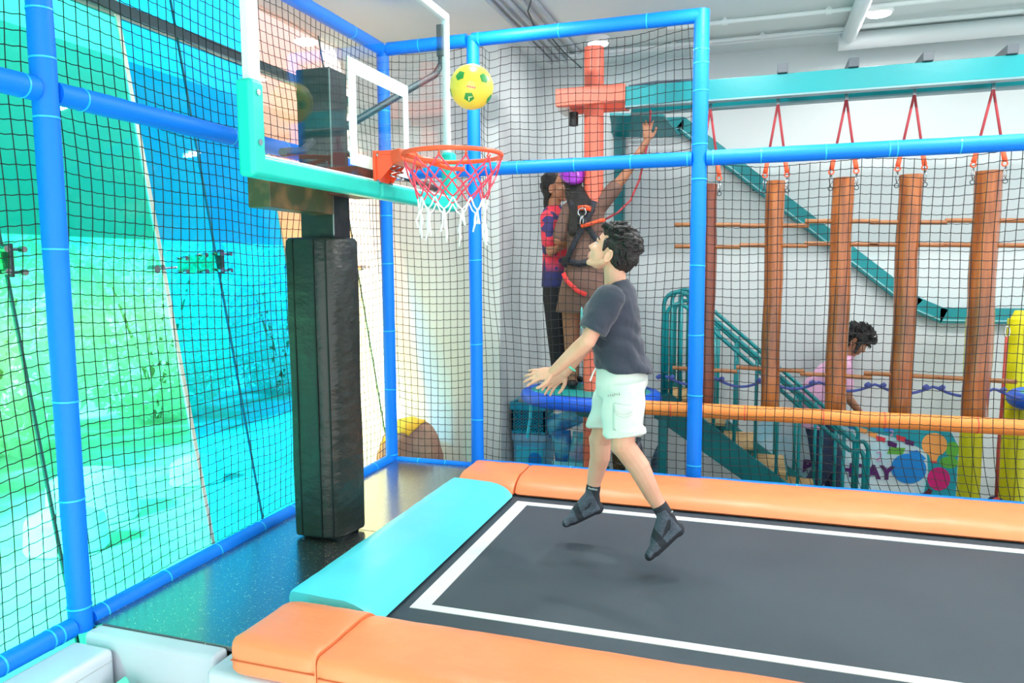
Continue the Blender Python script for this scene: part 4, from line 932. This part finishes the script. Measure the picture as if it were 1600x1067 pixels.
    tufts(b, C, F, U, 1.0, 160, 12, lambda d: d.z > .1 or d.x < -.1, (.04, .075), .012, .3)
    for s in (-1, 1): b.cap(at(.02, .075*s, .02), .024, at(.055, .078*s, -.085), .012)
    remesh('hair', b, hair_m, .006, 1, t)
    d_ = V((.34, 0, .94)); b = MB(); b.loft([((3.33, y, .71), X*.055, Y*.07), ((3.29, y, .68), X*.085, Y*.12), ((3.24, y, .61), X*.125, Y*.17), ((3.15, y, .47), X*.150, Y*.165), ((3.10, y, .30), X*.150, Y*.165), ((3.12, y, .10), X*.145, Y*.17)], 22)
    for s in (-1, 1): b.cap((3.30, y+.145*s, .62), .062, V((3.30, y+.145*s, .62)).lerp(V((3.33, y+.17*s, .38)), .6), .055, 14)
    remesh('pink_shirt', b, pink, .010, 3, t)
    b = MB()
    for s in (-1, 1): b.loft([((3.13, y+.06*s, .16), X*.125, Y*.10), ((3.16, y+.075*s, .02), X*.12, Y*.095), ((3.22+.05*s, y+.085*s, -.24), X*.09, Y*.08), ((3.14+.14*s, y+.085*s, -.55), X*.068, Y*.066)], 16)
    remesh('jeans', b, jean, .010, 3, t)
    for s in (-1, 1):
        b = MB(); b.cap((3.12+.14*s, y+.088*s, ZF+.042), .042, (3.22+.14*s, y+.088*s-.02, ZF+.034), .034, 12, Y, (1, .85)); remesh('shoe', b, shoe_m, .008, 2, t)
bystanders()

# ------------------------------------------------------------------ ropes course behind the net
def course():
    t = thing('column', 'red-orange padded column carrying the overhead teal track', 'column', (1.42, .62, ZF))
    b = MB(); b.cyl((1.42, .62, ZF), (1.42, .62, 3.06), .073, n=28); b.build('shaft', red_paint, t, angle=40)
    b = MB(); b.box((1.17, .44, 2.62), (1.68, .50, 2.745)); b.build('clamp', red_paint, t, bevel=.006)
    b = MB(); b.box((1.20, .74, 2.62), (1.66, .80, 2.745)); b.build('clamp', red_paint, t, bevel=.006)
    b = MB(); b.box((1.17, .50, 2.60), (1.24, .74, 2.63)); b.build('tie_plate', mat('plate_pale', (206, 206, 200), .4), t)
    b = MB(); b.cyl((1.27, .60, 2.50), (1.27, .60, 2.60), .035, n=14); b.build('stopper', seam_black, t, bevel=.004)
    tb = thing('overhead_track', 'long teal steel track beam above the hanging logs', 'beam', (3, .62, 2.6))
    for y0, y1, z0, z1 in ((.46, .52, 2.590, 2.725), (.72, .78, 2.590, 2.725)):
        b = MB(); b.box((1.68, y0, z0), (8, y1, z1)); b.build('channel', teal_paint, tb, bevel=.004)
        b = MB(); b.box((1.68, y0-.008, z0-.012), (8, y1+.008, z0)); b.build('flange', mat('flange_grey', (120, 150, 156), .35, metal=.4), tb)
    b = MB(); b.tube([(1.7, .49, 2.73), (1.9, .49, 2.745), (2.1, .49, 2.74), (2.24, .49, 2.735)], .010, 8); b.build('cable', mat('cable_grey', (90, 96, 110), .6), tb)
    dg = mat('stub_grey', (76, 84, 92), .5)
    for x in (2.735, 3.17, 3.60, 4.06, 4.55, 5.1):
        b = MB(); b.box((x-.032, .44, 2.727), (x+.032, .86, 2.785)); b.build('wall_stub', dg, tb, bevel=.004)
    # hanging logs
    xs = [(2.262, .062, wood_red, 'thin reddish hanging log half hidden by the tall blue post'), (2.715, .064, wood, 'leftmost brown hanging log right of the tall blue post'), (3.150, .070, wood, 'second brown hanging log, in front of the person in pink'), (3.560, .072, wood, 'third brown hanging log from the tall blue post'), (4.010, .080, wood, 'rightmost brown hanging log, in front of a yellow column')]
    for i, (x, r, M, lab) in enumerate(xs):
        y = .62; zt = 2.03+.004*i; zb = .40; t = thing('hanging_log', lab, 'log', (x, y, zb), 'hanging logs'); rnd = random.Random(i)
        pts = [(x+.004*math.sin(k+i), y+.003*math.cos(k*2+i), zb+(zt-zb)*k/12) for k in range(13)]
        b = MB(); b.tube(pts, [r*(1+.05*noise.noise(V((k*.6, i, 2)))) for k in range(13)], 22); b.build('trunk', M, t, angle=40)
        for z, s_ in ((1.735, 1), (1.58, 1), (.69+.012*(i % 2), 1)):
            dz = rnd.uniform(-.012, .012); b = MB(); b.tube([(x-.235, y-.01, z+dz+.006), (x, y-.01, z+dz), (x+.225, y-.01, z+dz-.006)], .0155, 10); b.build('dowel', dowel_m, t, angle=40)
        for s in (-1, 1):
            p = V((x+s*(r+.008), y, zt+.055)); top = V((x, y, 2.565))
            b = MB(); b.tube([top, p+(top-p)*.25], .0085, 8); sl = b.build('rope', rope_red, t, smooth=True)
            b = MB(); b.tube([p+(top-p)*.30, p+(top-p)*.1, p+V((0, 0, .005))], [.012, .015, .016], 8); b.build('rope_sleeve', sleeve_orange, sl, smooth=True)
            b = MB(); b.tube(arc(p+V((0, 0, -.012)), .016, 0, 360, (1, 0, 0), (0, 0, 1), 14)[:-1], .005, 6, closed=True); b.build('shackle', sleeve_orange, sl, smooth=True)
            b = MB(); b.tube([p+V((s*.004, -.012, -.03)), p+V((s*.012, -.016, -.07)), p+V((s*.004, -.016, -.11)), p+V((-s*.008, -.012, -.08)), p+V((0, -.012, -.03))], .0045, 6); b.build('carabiner', chrome, sl, smooth=True)
            b = MB(); b.tube(arc(p+V((s*.004, -.016, -.125)), .014, 0, 360, (1, 0, 0), (0, 0, 1), 14)[:-1], .003, 6, closed=True); b.build('split_ring', steel_arm, sl, smooth=True)
        b = MB(); b.box((x-.012, y-.01, 2.555), (x+.012, y+.01, 2.72)); b.build('hanger', chrome, t, bevel=.003)
    # padded orange beam with teal backing
    t = thing('padded_beam', 'orange padded beam on a teal bar running below the logs', 'beam', (3, .34, .40))
    b = MB(); n = 40; b.tube([(1.86+(6.4-1.86)*k/n, .33, .437-.006*k/n) for k in range(n+1)], [.052*(1+.03*noise.noise(V((k*.7, 1, 1)))) for k in range(n+1)], 18); o = b.build('padding', foam_orange, t, angle=50)
    for x in (2.05, 2.55, 3.05, 3.42, 3.95, 4.5, 5.2):
        b = MB(); b.cyl((x-.004, .33, .434), (x+.004, .33, .434), .0545, n=18); b.build('strap', mat('strap_red', (232, 92, 62), .6), o)
    b = MB(); b.box((1.8, .38, .40), (6.4, .50, .455)); b.build('bar', teal_paint, t, bevel=.005)
    for x in (1.95, 6.2):
        b = MB(); b.box((x, .41, ZF), (x+.06, .47, .40)); b.build('leg', teal_dark, t)
    # round platforms
    def disc(cx, cy, rx, ry, zt, lab):
        t = thing('round_platform', lab, 'platform', (cx, cy, zt-.1), 'round platforms')
        b = MB(); X, Y = V((rx, 0, 0)), V((0, ry, 0)); c = V((cx, cy, 0)); zz = V((0, 0, 1))
        b.loft([(c+zz*(zt-.05), X*.95, Y*.95), (c+zz*(zt-.004), X*.95, Y*.95)], 40); b.build('deck', mat('deck_teal', (22, 150, 148), .5), t, bevel=.004)
        b = MB(); ring = [(c+V((rx*.95*math.cos(a), ry*.95*math.sin(a), zt-.05))) for a in [2*math.pi*k/44 for k in range(44)]]; b.tube(ring, .055, 14, closed=True); b.build('rim_padding', mat('pad_royal', (14, 92, 214), .45, bump=(14, .3)), t, smooth=True)
        b = MB(); b.cyl((cx, cy, zt-.20), (cx, cy, zt-.05), .10, .2, 20); b.build('bracket', teal_dark, t)
    disc(1.40, .62, .52, .40, .50, 'round teal platform with blue padded rim around the red column')
    disc(4.78, .95, .46, .40, .56, 'round platform with blue padded rim at the right edge by the yellow column')
    # yellow padded columns
    for x, y, r, zt, lab in ((4.165, 1.30, .076, 1.05, 'yellow padded column behind the rightmost log'), (4.44, 1.30, .084, 1.05, 'yellow padded column at the right edge of the picture')):
        t = thing('padded_column', lab, 'column', (x, y, ZF), 'yellow padded columns'); b = MB(); n = 24
        b.tube([(x, y, ZF+(zt-ZF)*k/n) for k in range(n+1)], [r*(1+.035*noise.noise(V((k*.8, x*5, 1)))) for k in range(n+1)], 22); b.build('padding', yellow_foam, t, angle=50)
        b = MB(); b.box((x-.003, y-r-.004, ZF+.02), (x+.003, y-r+.006, zt-.02)); b.build('seam', mat('seam_olive', (150, 146, 10), .6), t)
        b = MB(); b.cyl((x, y, zt), (x, y, zt+.06), r*.8, r*.5, 18); b.build('cap', yellow_foam, t)
    # hanging strap with harness
    t = thing('hanging_harness', 'red strap with a dark harness hanging between the two yellow columns', 'harness', (4.30, 1.15, ZF))
    b = MB(); b.tube([(4.315, 1.15, .93), (4.312, 1.15, .5), (4.305, 1.15, .1), (4.31, 1.15, -.25)], .012, 8); b.build('strap', mat('strap_brick', (176, 66, 50), .6), t, smooth=True)
    b = MB(); b.tube(arc((4.315, 1.15, .965), .03, 0, 360, (.5, 0, 0), (0, 0, 1.3), 16)[:-1], .006, 8, closed=True); b.build('carabiner', chrome, t, smooth=True)
    for k in range(4):
        b = MB(); b.tube(arc((4.29+.018*k, 1.14-.01*k, -.36-.02*k), .11+.015*k, 60*k, 60*k+330, (.45, .1, 0), (0, 0, 1), 16), .013, 6); b.build('loop', mat('webbing_navy', (36, 46, 78), .7) if k % 2 == 0 else mat('webbing_coral', (220, 80, 62), .6), t, smooth=True)
    # teal zip track on the wall
    t = thing('zip_track', 'teal track stepping down along the white back wall', 'track', (2.8, 1.9, 1.5)); y = 1.90
    P_ = [V((1.33, y, 2.72)), V((1.94, y, 2.70)), V((3.86, y, 1.12)), V((4.06, y, 1.03)), V((6.5, y, 1.03))]
    for a in range(4):
        p, q = P_[a], P_[a+1]; d = (q-p).normalized(); nn = V((-d.z, 0, d.x)); h = .062
        b = MB(); b.prism([p-nn*h-d*.02, q-nn*h+d*.02, q+nn*h+d*.02, p+nn*h-d*.02], (0, .09, 0)); b.build('channel', teal_paint, t, bevel=.004)
        b = MB(); b.prism([p-nn*(h-.018), q-nn*(h-.018), q-nn*(h-.03), p-nn*(h-.03)], (0, -.012, 0)); b.build('lip', mat('lip_pale', (128, 190, 194), .4), t)
        if a == 0:
            b = MB(); b.prism([p+V((0, -.02, -.10)), q+V((0, -.02, -.12)), q+V((-.1, -.5, -.02)), p+V((.06, -.5, 0))], (0, 0, .02)); b.build('deck_plate', teal_paint, t)
    b = MB(); b.box((1.345, 1.86, -.0), (1.43, 1.98, 2.68)); b.build('upright', teal_dark, t, bevel=.004)
    for x, z in ((2.55, 2.16), (3.25, 1.58)):
        b = MB(); b.box((x, 1.97, z-.06), (x+.10, 2.0, z+.06)); b.build('bracket', teal_dark, t)
    # blue knotted rope line
    t = thing('knotted_rope', 'blue knotted rope strung across below the logs', 'rope', (3.3, .80, .55)); pts = []; kn = []
    for k in range(121):
        x = 1.95+2.95*k/120; ph = ((x-1.95)/.37) % 1; z = .60-.06*math.sin(math.pi*ph); pts.append((x, .82, z))
    b = MB(); b.tube(pts, .010, 8); b.build('rope', rope_blue, t, smooth=True)
    for k in range(8):
        for dx in (.05, -.05):
            x = 1.95+.37*k+dx
            b = MB(); b.ell((x, .82, .592), (.024, 0, .004), (0, .018, 0), (0, 0, .018), 10, 6); b.tube(arc((x, .82, .592), .018, 0, 360, (0, 1, 0), (.3, 0, 1), 12)[:-1], .006, 6, closed=True); b.build('knot', rope_blue, t, smooth=True)
course()

# ------------------------------------------------------------------ stairs
def stairs():
    t = thing('staircase', 'teal metal staircase with handrails going down from the round platform', 'stairs', (2.6, 1.2, ZF))
    a, c = V((1.95, 0, .46)), V((3.30, 0, ZF)); n = 6
    for y in (.86, 1.44):
        b = MB(); b.prism([(1.86, y, .46), (1.98, y, .46), (3.36, y, -.55), (3.36, y, ZF), (3.16, y, ZF), (1.86, y, .26)], (0, .03, 0)); b.build('stringer', teal_dark, t, bevel=.003)
    tm = mat('tread_tan', (196, 164, 112), .6, var=(6, .4, .6), rgb2=(170, 136, 90))
    for k in range(n):
        f = (k+.5)/n; p = a.lerp(c, f); b = MB(); b.box((p.x-.14, .89, p.z+.02), (p.x+.12, 1.44, p.z+.045)); s_ = b.build('tread', tm, t, bevel=.003)
        b = MB(); b.box((p.x+.115, .89, p.z-.012), (p.x+.128, 1.44, p.z+.047)); b.build('nosing', teal_dark, s_)
    for y in (.875, 1.455):
        for off in (0, -.075):
            top = 1.25+off
            path = [(1.925-off*.35, y, .45)]+[(1.925-off*.35, y, top-.11)]+[tuple(p) for p in arc((2.03-off*.1, y, top-.105), .105+off*.25, 180, 50, (1, 0, 0), (0, 0, 1), 8)]
            path += [(3.31+off*.3, y, .165+off)]+[tuple(p) for p in arc((3.31+off*.3, y, .09+off*.9), .10, 48, 0, (1, 0, 0), (0, 0, 1), 6)]+[(3.41+off*.3, y, ZF)]
            b = MB(); b.tube(path, .016, 10); b.build('handrail', teal_paint, t, smooth=True)
        for k in range(8):
            x = 2.16+.155*k; zt = 1.16-.80*(x-2.10); zb = .40-.745*(x-1.95)
            b = MB(); b.cyl((x, y, zb), (x, y, zt), .013, n=10); b.build('baluster', teal_paint, t, smooth=True)
        for x in (1.99, 2.06):
            b = MB(); b.cyl((x, y, .40), (x, y, 1.24), .013, n=10); b.build('baluster', teal_paint, t, smooth=True)
stairs()

# ------------------------------------------------------------------ banner, boxes, bags, boulder
def clutter():
    y = 1.93; t = thing('birthday_banner', 'birthday banner with balloons and bunting low on the back wall', 'banner', (3.55, y, -.2))
    bw = mat('banner_white', (214, 228, 236), .7, var=(2.2, .42, .6), rgb2=(150, 214, 232)); n_ = 0
    x0, x1, z0, z1 = 2.62, 4.235, -.59, .10
    poly = [(x0, y, z0), (x1, y, z0), (x1, y, z1-.17)]+[(x1-.17+.17*math.cos(a), y, z1-.17+.17*math.sin(a)) for a in (.4, .8, 1.2, 1.57)]+[(x0+.15, y, z1+.03), (x0, y, z1-.1)]
    b = MB(); b.prism(poly, (0, .012, 0)); b.build('sheet', bw, t)
    k_ = [0]
    def flat(name, pts, M, lift=1):
        k_[0] += 1; yy = y-.0012*lift-.00008*k_[0]; b = MB(); b.prism([(px, yy, pz) for px, pz in pts], (0, .0008, 0)); b.build(name, M, t)
    def circ(cx, cz, rx, rz, n=26): return [(cx+rx*math.cos(2*math.pi*k/n), cz+rz*math.sin(2*math.pi*k/n)) for k in range(n)]
    teal = mat('banner_teal', (24, 158, 178), .7); org = mat('balloon_orange', (246, 166, 92), .5); blu = mat('balloon_blue', (20, 138, 224), .5); pnk = mat('balloon_magenta', (210, 30, 124), .5); grn = mat('banner_green', (96, 178, 66), .7); red = mat('flag_red', (224, 60, 78), .7); pur = mat('letter_purple', (84, 26, 104), .7)
    # teal sweep along the top right
    flat('sweep', [(3.40, .07), (3.75, .095), (4.06, .10), (4.18, .05), (4.232, -.06), (4.232, -.585), (3.98, -.585), (4.02, -.30), (4.00, -.12), (3.80, -.02), (3.55, .02)], teal)
    flat('leaf', circ(4.19, -.09, .05, .07, 14), grn, 2); flat('leaf', circ(4.17, -.20, .07, .05, 14), grn, 2); flat('leaf', [(3.72, -.10), (3.84, -.10), (3.82, -.16), (3.70, -.16)], grn, 2)
    flat('balloon', circ(4.055, -.055, .095, .10), org, 3); flat('balloon_knot', [(4.02, -.15), (4.09, -.15), (4.075, -.20), (4.035, -.20)], org, 3); flat('basket', [(4.035, -.195), (4.085, -.195), (4.075, -.215), (4.045, -.215)], red, 3)
    flat('balloon', circ(3.87, -.275, .135, .13), blu, 4); flat('ribbon', [(3.86, -.13), (3.93, -.11), (4.0, -.18), (3.96, -.21), (3.90, -.16)], blu, 3); flat('balloon', circ(4.10, -.345, .085, .10), pnk, 5)
    for i, (fx, fz, M) in enumerate(((3.50, .03, org), (3.58, .0, org), (3.645, -.035, red), (3.735, -.075, pur), (3.80, -.02, red), (3.865, -.05, pur), (3.42, .06, blu), (3.70, .05, blu), (3.60, .055, mat('flag_teal', (40, 150, 190), .7)))):
        flat('flag', [(fx-.035, fz+.03), (fx+.04, fz+.012), (fx+.035, fz-.03), (fx+.008, fz-.022), (fx-.03, fz-.015)], M, 3)
    flat('paint_splash', [(3.93, -.50), (4.0, -.47), (4.03, -.43), (4.06, -.45), (4.04, -.50), (4.0, -.53), (3.93, -.54)], mat('splash_maroon', (88, 28, 50), .7), 5)
    mtx = lambda px, pz: frame_mtx((px, y-.006, pz), (1, 0, -.02), (0, 0, 1))
    for ch, px in zip('BIRTHDAY', (3.075, 3.145, 3.215, 3.300, 3.390, 3.492, 3.600, 3.705)):
        text_mesh('letter', ch, .155, pur, mtx(px, -.325-.01*(px-3.07)), t, .002, 'CENTER', .008)
    for ch, px, pz in (('2', 3.64, -.19), ('3', 3.105, -.09), ('2', 3.73, .02)):
        text_mesh('number', ch, .12 if pz < -.15 else .07, mat('number_pink', (214, 160, 204), .7), mtx(px, pz), t, .002)
    # crate on bin
    def crate():
        x0, x1, y0, y1, z0, z1 = .655, .945, .93, 1.22, .045, .31
        t = thing('crate', 'turquoise perforated plastic crate stacked on the pale blue bin', 'crate', ((x0+x1)/2, (y0+y1)/2, z0)); cm = mat('crate_teal', (20, 158, 190), .4)
        b = MB(); 
        def bar(lo, hi): b.box(lo, hi)
        nx, nz = 9, 7
        for yy in (y0, y1-.012):
            for i in range(nx+1):
                x = x0+(x1-x0-.014)*i/nx; bar((x, yy, z0+.02), (x+.014, yy+.012, z1-.06))
            for j in range(nz+1):
                z = z0+.02+(z1-.09-z0)*j/nz; bar((x0, yy, z), (x1, yy+.012, z+.012))
        for xx in (x0, x1-.012):
            for i in range(nx+1):
                q = y0+(y1-y0-.014)*i/nx; bar((xx, q, z0+.02), (xx+.012, q+.014, z1-.06))
            for j in range(nz+1):
                z = z0+.02+(z1-.09-z0)*j/nz; bar((xx, y0, z), (xx+.012, y1, z+.012))
        b.build('lattice', cm, t, kind='stuff')
        b = MB()
        b.box((x0-.01, y0-.01, z1-.062), (x1+.01, y0+.012, z1)); b.box((x0-.01, y1-.012, z1-.062), (x1+.01, y1+.01, z1)); b.box((x0-.01, y0, z1-.062), (x0+.012, y1, z1)); b.box((x1-.012, y0, z1-.062), (x1+.01, y1, z1)); b.build('rim', cm, t)
        b = MB(); b.box((x0, y0, z0), (x1, y1, z0+.02)); b.build('base', cm, t)
        b = MB(); b.box((x0+.02, y0+.02, z0+.02), (x1-.02, y1-.02, z1-.05)); b.build('contents', mat('dark_contents', (40, 70, 84), .8, bump=(14, .5)), t)
        b = MB(); c = V(((x0+x1)/2, (y0+y1)/2, z1)); b.loft([(c+V((0, 0, -.02)), (.135, 0, 0), (0, .13, 0)), (c+V((0, 0, .015)), (.13, 0, .01), (0, .12, 0)), (c+V((-.03, 0, .04)), (.06, 0, .01), (0, .05, 0))], 18); o = b.build('bundle', mat('bundle_grey', (150, 158, 160), .8, bump=(12, .5)), t, smooth=True)
    crate()
    x0, x1, y0, y1 = .64, .975, .92, 1.24; t = thing('storage_bin', 'pale blue translucent storage bin under the turquoise crate', 'bin', (.8, 1.08, ZF)); bm_ = mat('bin_blue', (96, 178, 214), .4)
    b = MB(); b.loft([((.807, 1.08, ZF), (.14, 0, 0), (0, .13, 0)), ((.807, 1.08, -.02), (.160, 0, 0), (0, .152, 0))], 28, 6); b.build('body', bm_, t, angle=40)
    b = MB(); b.loft([((.807, 1.08, -.02), (.172, 0, 0), (0, .163, 0)), ((.807, 1.08, .040), (.168, 0, 0), (0, .16, 0))], 28, 6); b.build('lid', mat('bin_lid', (128, 176, 206), .4), t, bevel=.006)
    b = MB(); b.box((.70, .917, -.26), (.93, .932, -.07)); b.build('sticker', mat('sticker_aqua', (60, 196, 226), .4), t)
    b = MB(); b.cyl((.865, .912, -.17), (.865, .93, -.17), .06, n=24); b.build('sticker_dot', mat('sticker_dot', (0, 132, 220), .4), t)
    # pouches and packages leaning by the column
    def pouch(lab, c, ax, up, w, h, d, M, M2, grp='packages under the round platform'):
        c, ax, up = V(c), V(ax).normalized(), V(up).normalized(); nn = ax.cross(up); t = thing('package', lab, 'package', c-up*h/2, grp)
        b = MB(); rings = []
        for k in range(11):
            f = k/10; th = max(.06, math.sin(math.pi*f)**.6); rings.append((c+up*h*(f-.5), ax*w/2*(1-.06*math.sin(math.pi*f)), nn*d/2*th))
        b.loft(rings, 20); o = b.build('pouch', M, t, smooth=True)
        for k in range(5):
            q = c+up*h*(-.28+.14*k)-nn*d*.5*1.0; b = MB(); b.box(q+V((-w*.3, -.004, -.008)), q+V((w*.3, .012, .008))); b.build('stripe', M2, t)
    foil = mat('foil_blue', (40, 120, 196), .28, bump=(9, .6), var=(7, .4, .6), rgb2=(90, 190, 220)); foil2 = mat('foil_teal', (70, 190, 210), .28, bump=(9, .6), var=(7, .4, .6), rgb2=(160, 170, 210)); foil3 = mat('foil_grey', (70, 86, 98), .35, bump=(9, .6)); aq = mat('foil_aqua', (120, 224, 240), .4, bump=(9, .4)); nv = mat('stripe_navy', (24, 52, 120), .5)
    pouch('blue foil package lying tilted beside the crate', (1.10, .98, .16), (.88, 0, .45), (-.45, 0, .88), .36, .15, .10, foil, aq)
    pouch('blue striped foil package standing by the pale bin', (1.105, .93, -.06), (.96, .1, .1), (-.15, 0, 1), .17, .30, .10, foil, nv)
    pouch('teal foil package standing beside the red column', (1.245, .90, -.06), (.96, -.1, 0), (.2, 0, 1), .16, .32, .10, foil2, aq)
    pouch('aqua package lying in front of the foil packages', (1.20, .80, -.28), (1, 0, 0), (0, .1, 1), .32, .28, .12, aq, foil2)
    pouch('grey foil package on top of the pile below the round platform', (1.21, 1.02, .22), (.9, 0, .3), (-.3, 0, .9), .20, .16, .10, foil3, aq)
    b = MB(); b.box((.985, .88, ZF), (1.36, 1.16, -.40)); tag(b.build('carton', mat('carton_grey', (96, 120, 130), .8), bevel=.006), 'grey box on the floor under the foil packages', 'box')
    b = MB(); b.tube([(1.02, .42, .50), (1.00, .36, .40), (.99, .37, .30), (.955, .40, .14)], .012, 8); tag(b.build('ribbon', mat('cord_aqua', (30, 190, 214), .5)), 'short aqua ribbon hanging from the round platform rim', 'ribbon')
    # mesh bags of balls under the stairs
    for i, (x, z, w, h, c1, c2, lab) in enumerate(((1.60, -.10, .10, .34, (96, 82, 44), (60, 54, 30), 'olive gold mesh ball bag under the stairs'), (1.76, -.12, .12, .42, (112, 112, 122), (70, 72, 84), 'grey mesh ball bag hanging under the stairs'), (1.93, -.12, .13, .40, (78, 112, 140), (56, 66, 86), 'blue-grey mesh ball bag under the stairs by the tall post'), (1.50, -.34, .14, .36, (28, 120, 130), (30, 60, 80), 'teal bundle low under the stairs behind the boy leg'), (1.78, -.42, .22, .24, (84, 96, 116), (44, 54, 70), 'wide dark foil bag on the floor under the stairs'))):
        t = thing('ball_bag', lab, 'bag', (x, .72, z-h/2), 'bags under the stairs'); b = MB(); rings = []
        for k in range(13):
            f = k/12; rr = w/2*(max(.04, math.sin(math.pi*min(1, f*.9+.06)))**.55); rings.append(((x+.01*math.sin(f*5+i), .74, z+h*(f-.5)), (rr, 0, 0), (0, rr*.8, 0)))
        b.loft(rings, 22); M = mat('bag_%d' % i, c1, .3, bump=(26, .9), var=(22, .4, .6), rgb2=c2); o = b.build('sack', M, t, smooth=True)
        b = MB(); p = V((x+.01*math.sin(5+i), .74, z+h*.5)); b.tube([p+V((0, 0, -.02)), p+V((.005, 0, .03))], [.012, .02], 8); b.build('tied_neck', M, t, smooth=True)
    # boulder with yellow cloth
    t = thing('boulder', 'brown artificial boulder behind the net in the back corner', 'boulder', (-.04, .40, ZF))
    b = MB(); prof = [(.0, 1.02), (.45, 1.0), (.70, .92), (.84, .76), (.93, .55), (.98, .28), (.99, .02)]; rings = []
    for f, rr in prof:
        z = ZF+.86*f; rings.append((V((-.045+.04*f, .34, z)), V((.285*rr, 0, 0)), V((0, .25*rr, 0))))
    b.loft(rings, 26); o = b.build('rock', mat('boulder_brown', (176, 138, 116), .9, var=(6, .35, .65), rgb2=(146, 112, 100), bump=(7, .8, 6)), t, sub=2, smooth=True)
    rk = o; dv = o.modifiers.new('d', 'DISPLACE'); tx = bpy.data.textures.new('rock', 'CLOUDS'); tx.noise_scale = .22; dv.texture = tx; dv.strength = .07; dv.mid_level = .5
    vs_ = []; fs = []; nu, nv_ = 22, 14
    for i in range(nu+1):
        for j in range(nv_+1):
            u, v = i/nu, j/nv_; x = -.19+.25*u; yy = .17+.30*v; zz = ZF+.86*(1-.55*((x+.02)/.30)**2-.5*((yy-.40)/.22)**2*(.5 if yy > .4 else .9))+.022+.012*noise.noise(V((x*22, yy*22, 1)))
            vs_.append((x+.05*math.sin(v*3), yy, .40))
    for i in range(nu):
        for j in range(nv_): fs.append((i*(nv_+1)+j, (i+1)*(nv_+1)+j, (i+1)*(nv_+1)+j+1, i*(nv_+1)+j+1))
    b = MB(); b.raw(vs_, fs); o = b.build('yellow_cloth', mat('cloth_yellow', (238, 190, 60), .85, bump=(20, .4)), None, smooth=True); w_ = o.modifiers.new('w', 'SHRINKWRAP'); w_.target = rk; w_.wrap_method = 'PROJECT'; w_.use_project_z = True; w_.use_negative_direction = True; w_.use_positive_direction = True; w_.offset = .014
    q = o.modifiers.new('s', 'SOLIDIFY'); q.thickness = .01
    tag(o, 'yellow cloth draped over the top of the brown boulder', 'cloth')
clutter()
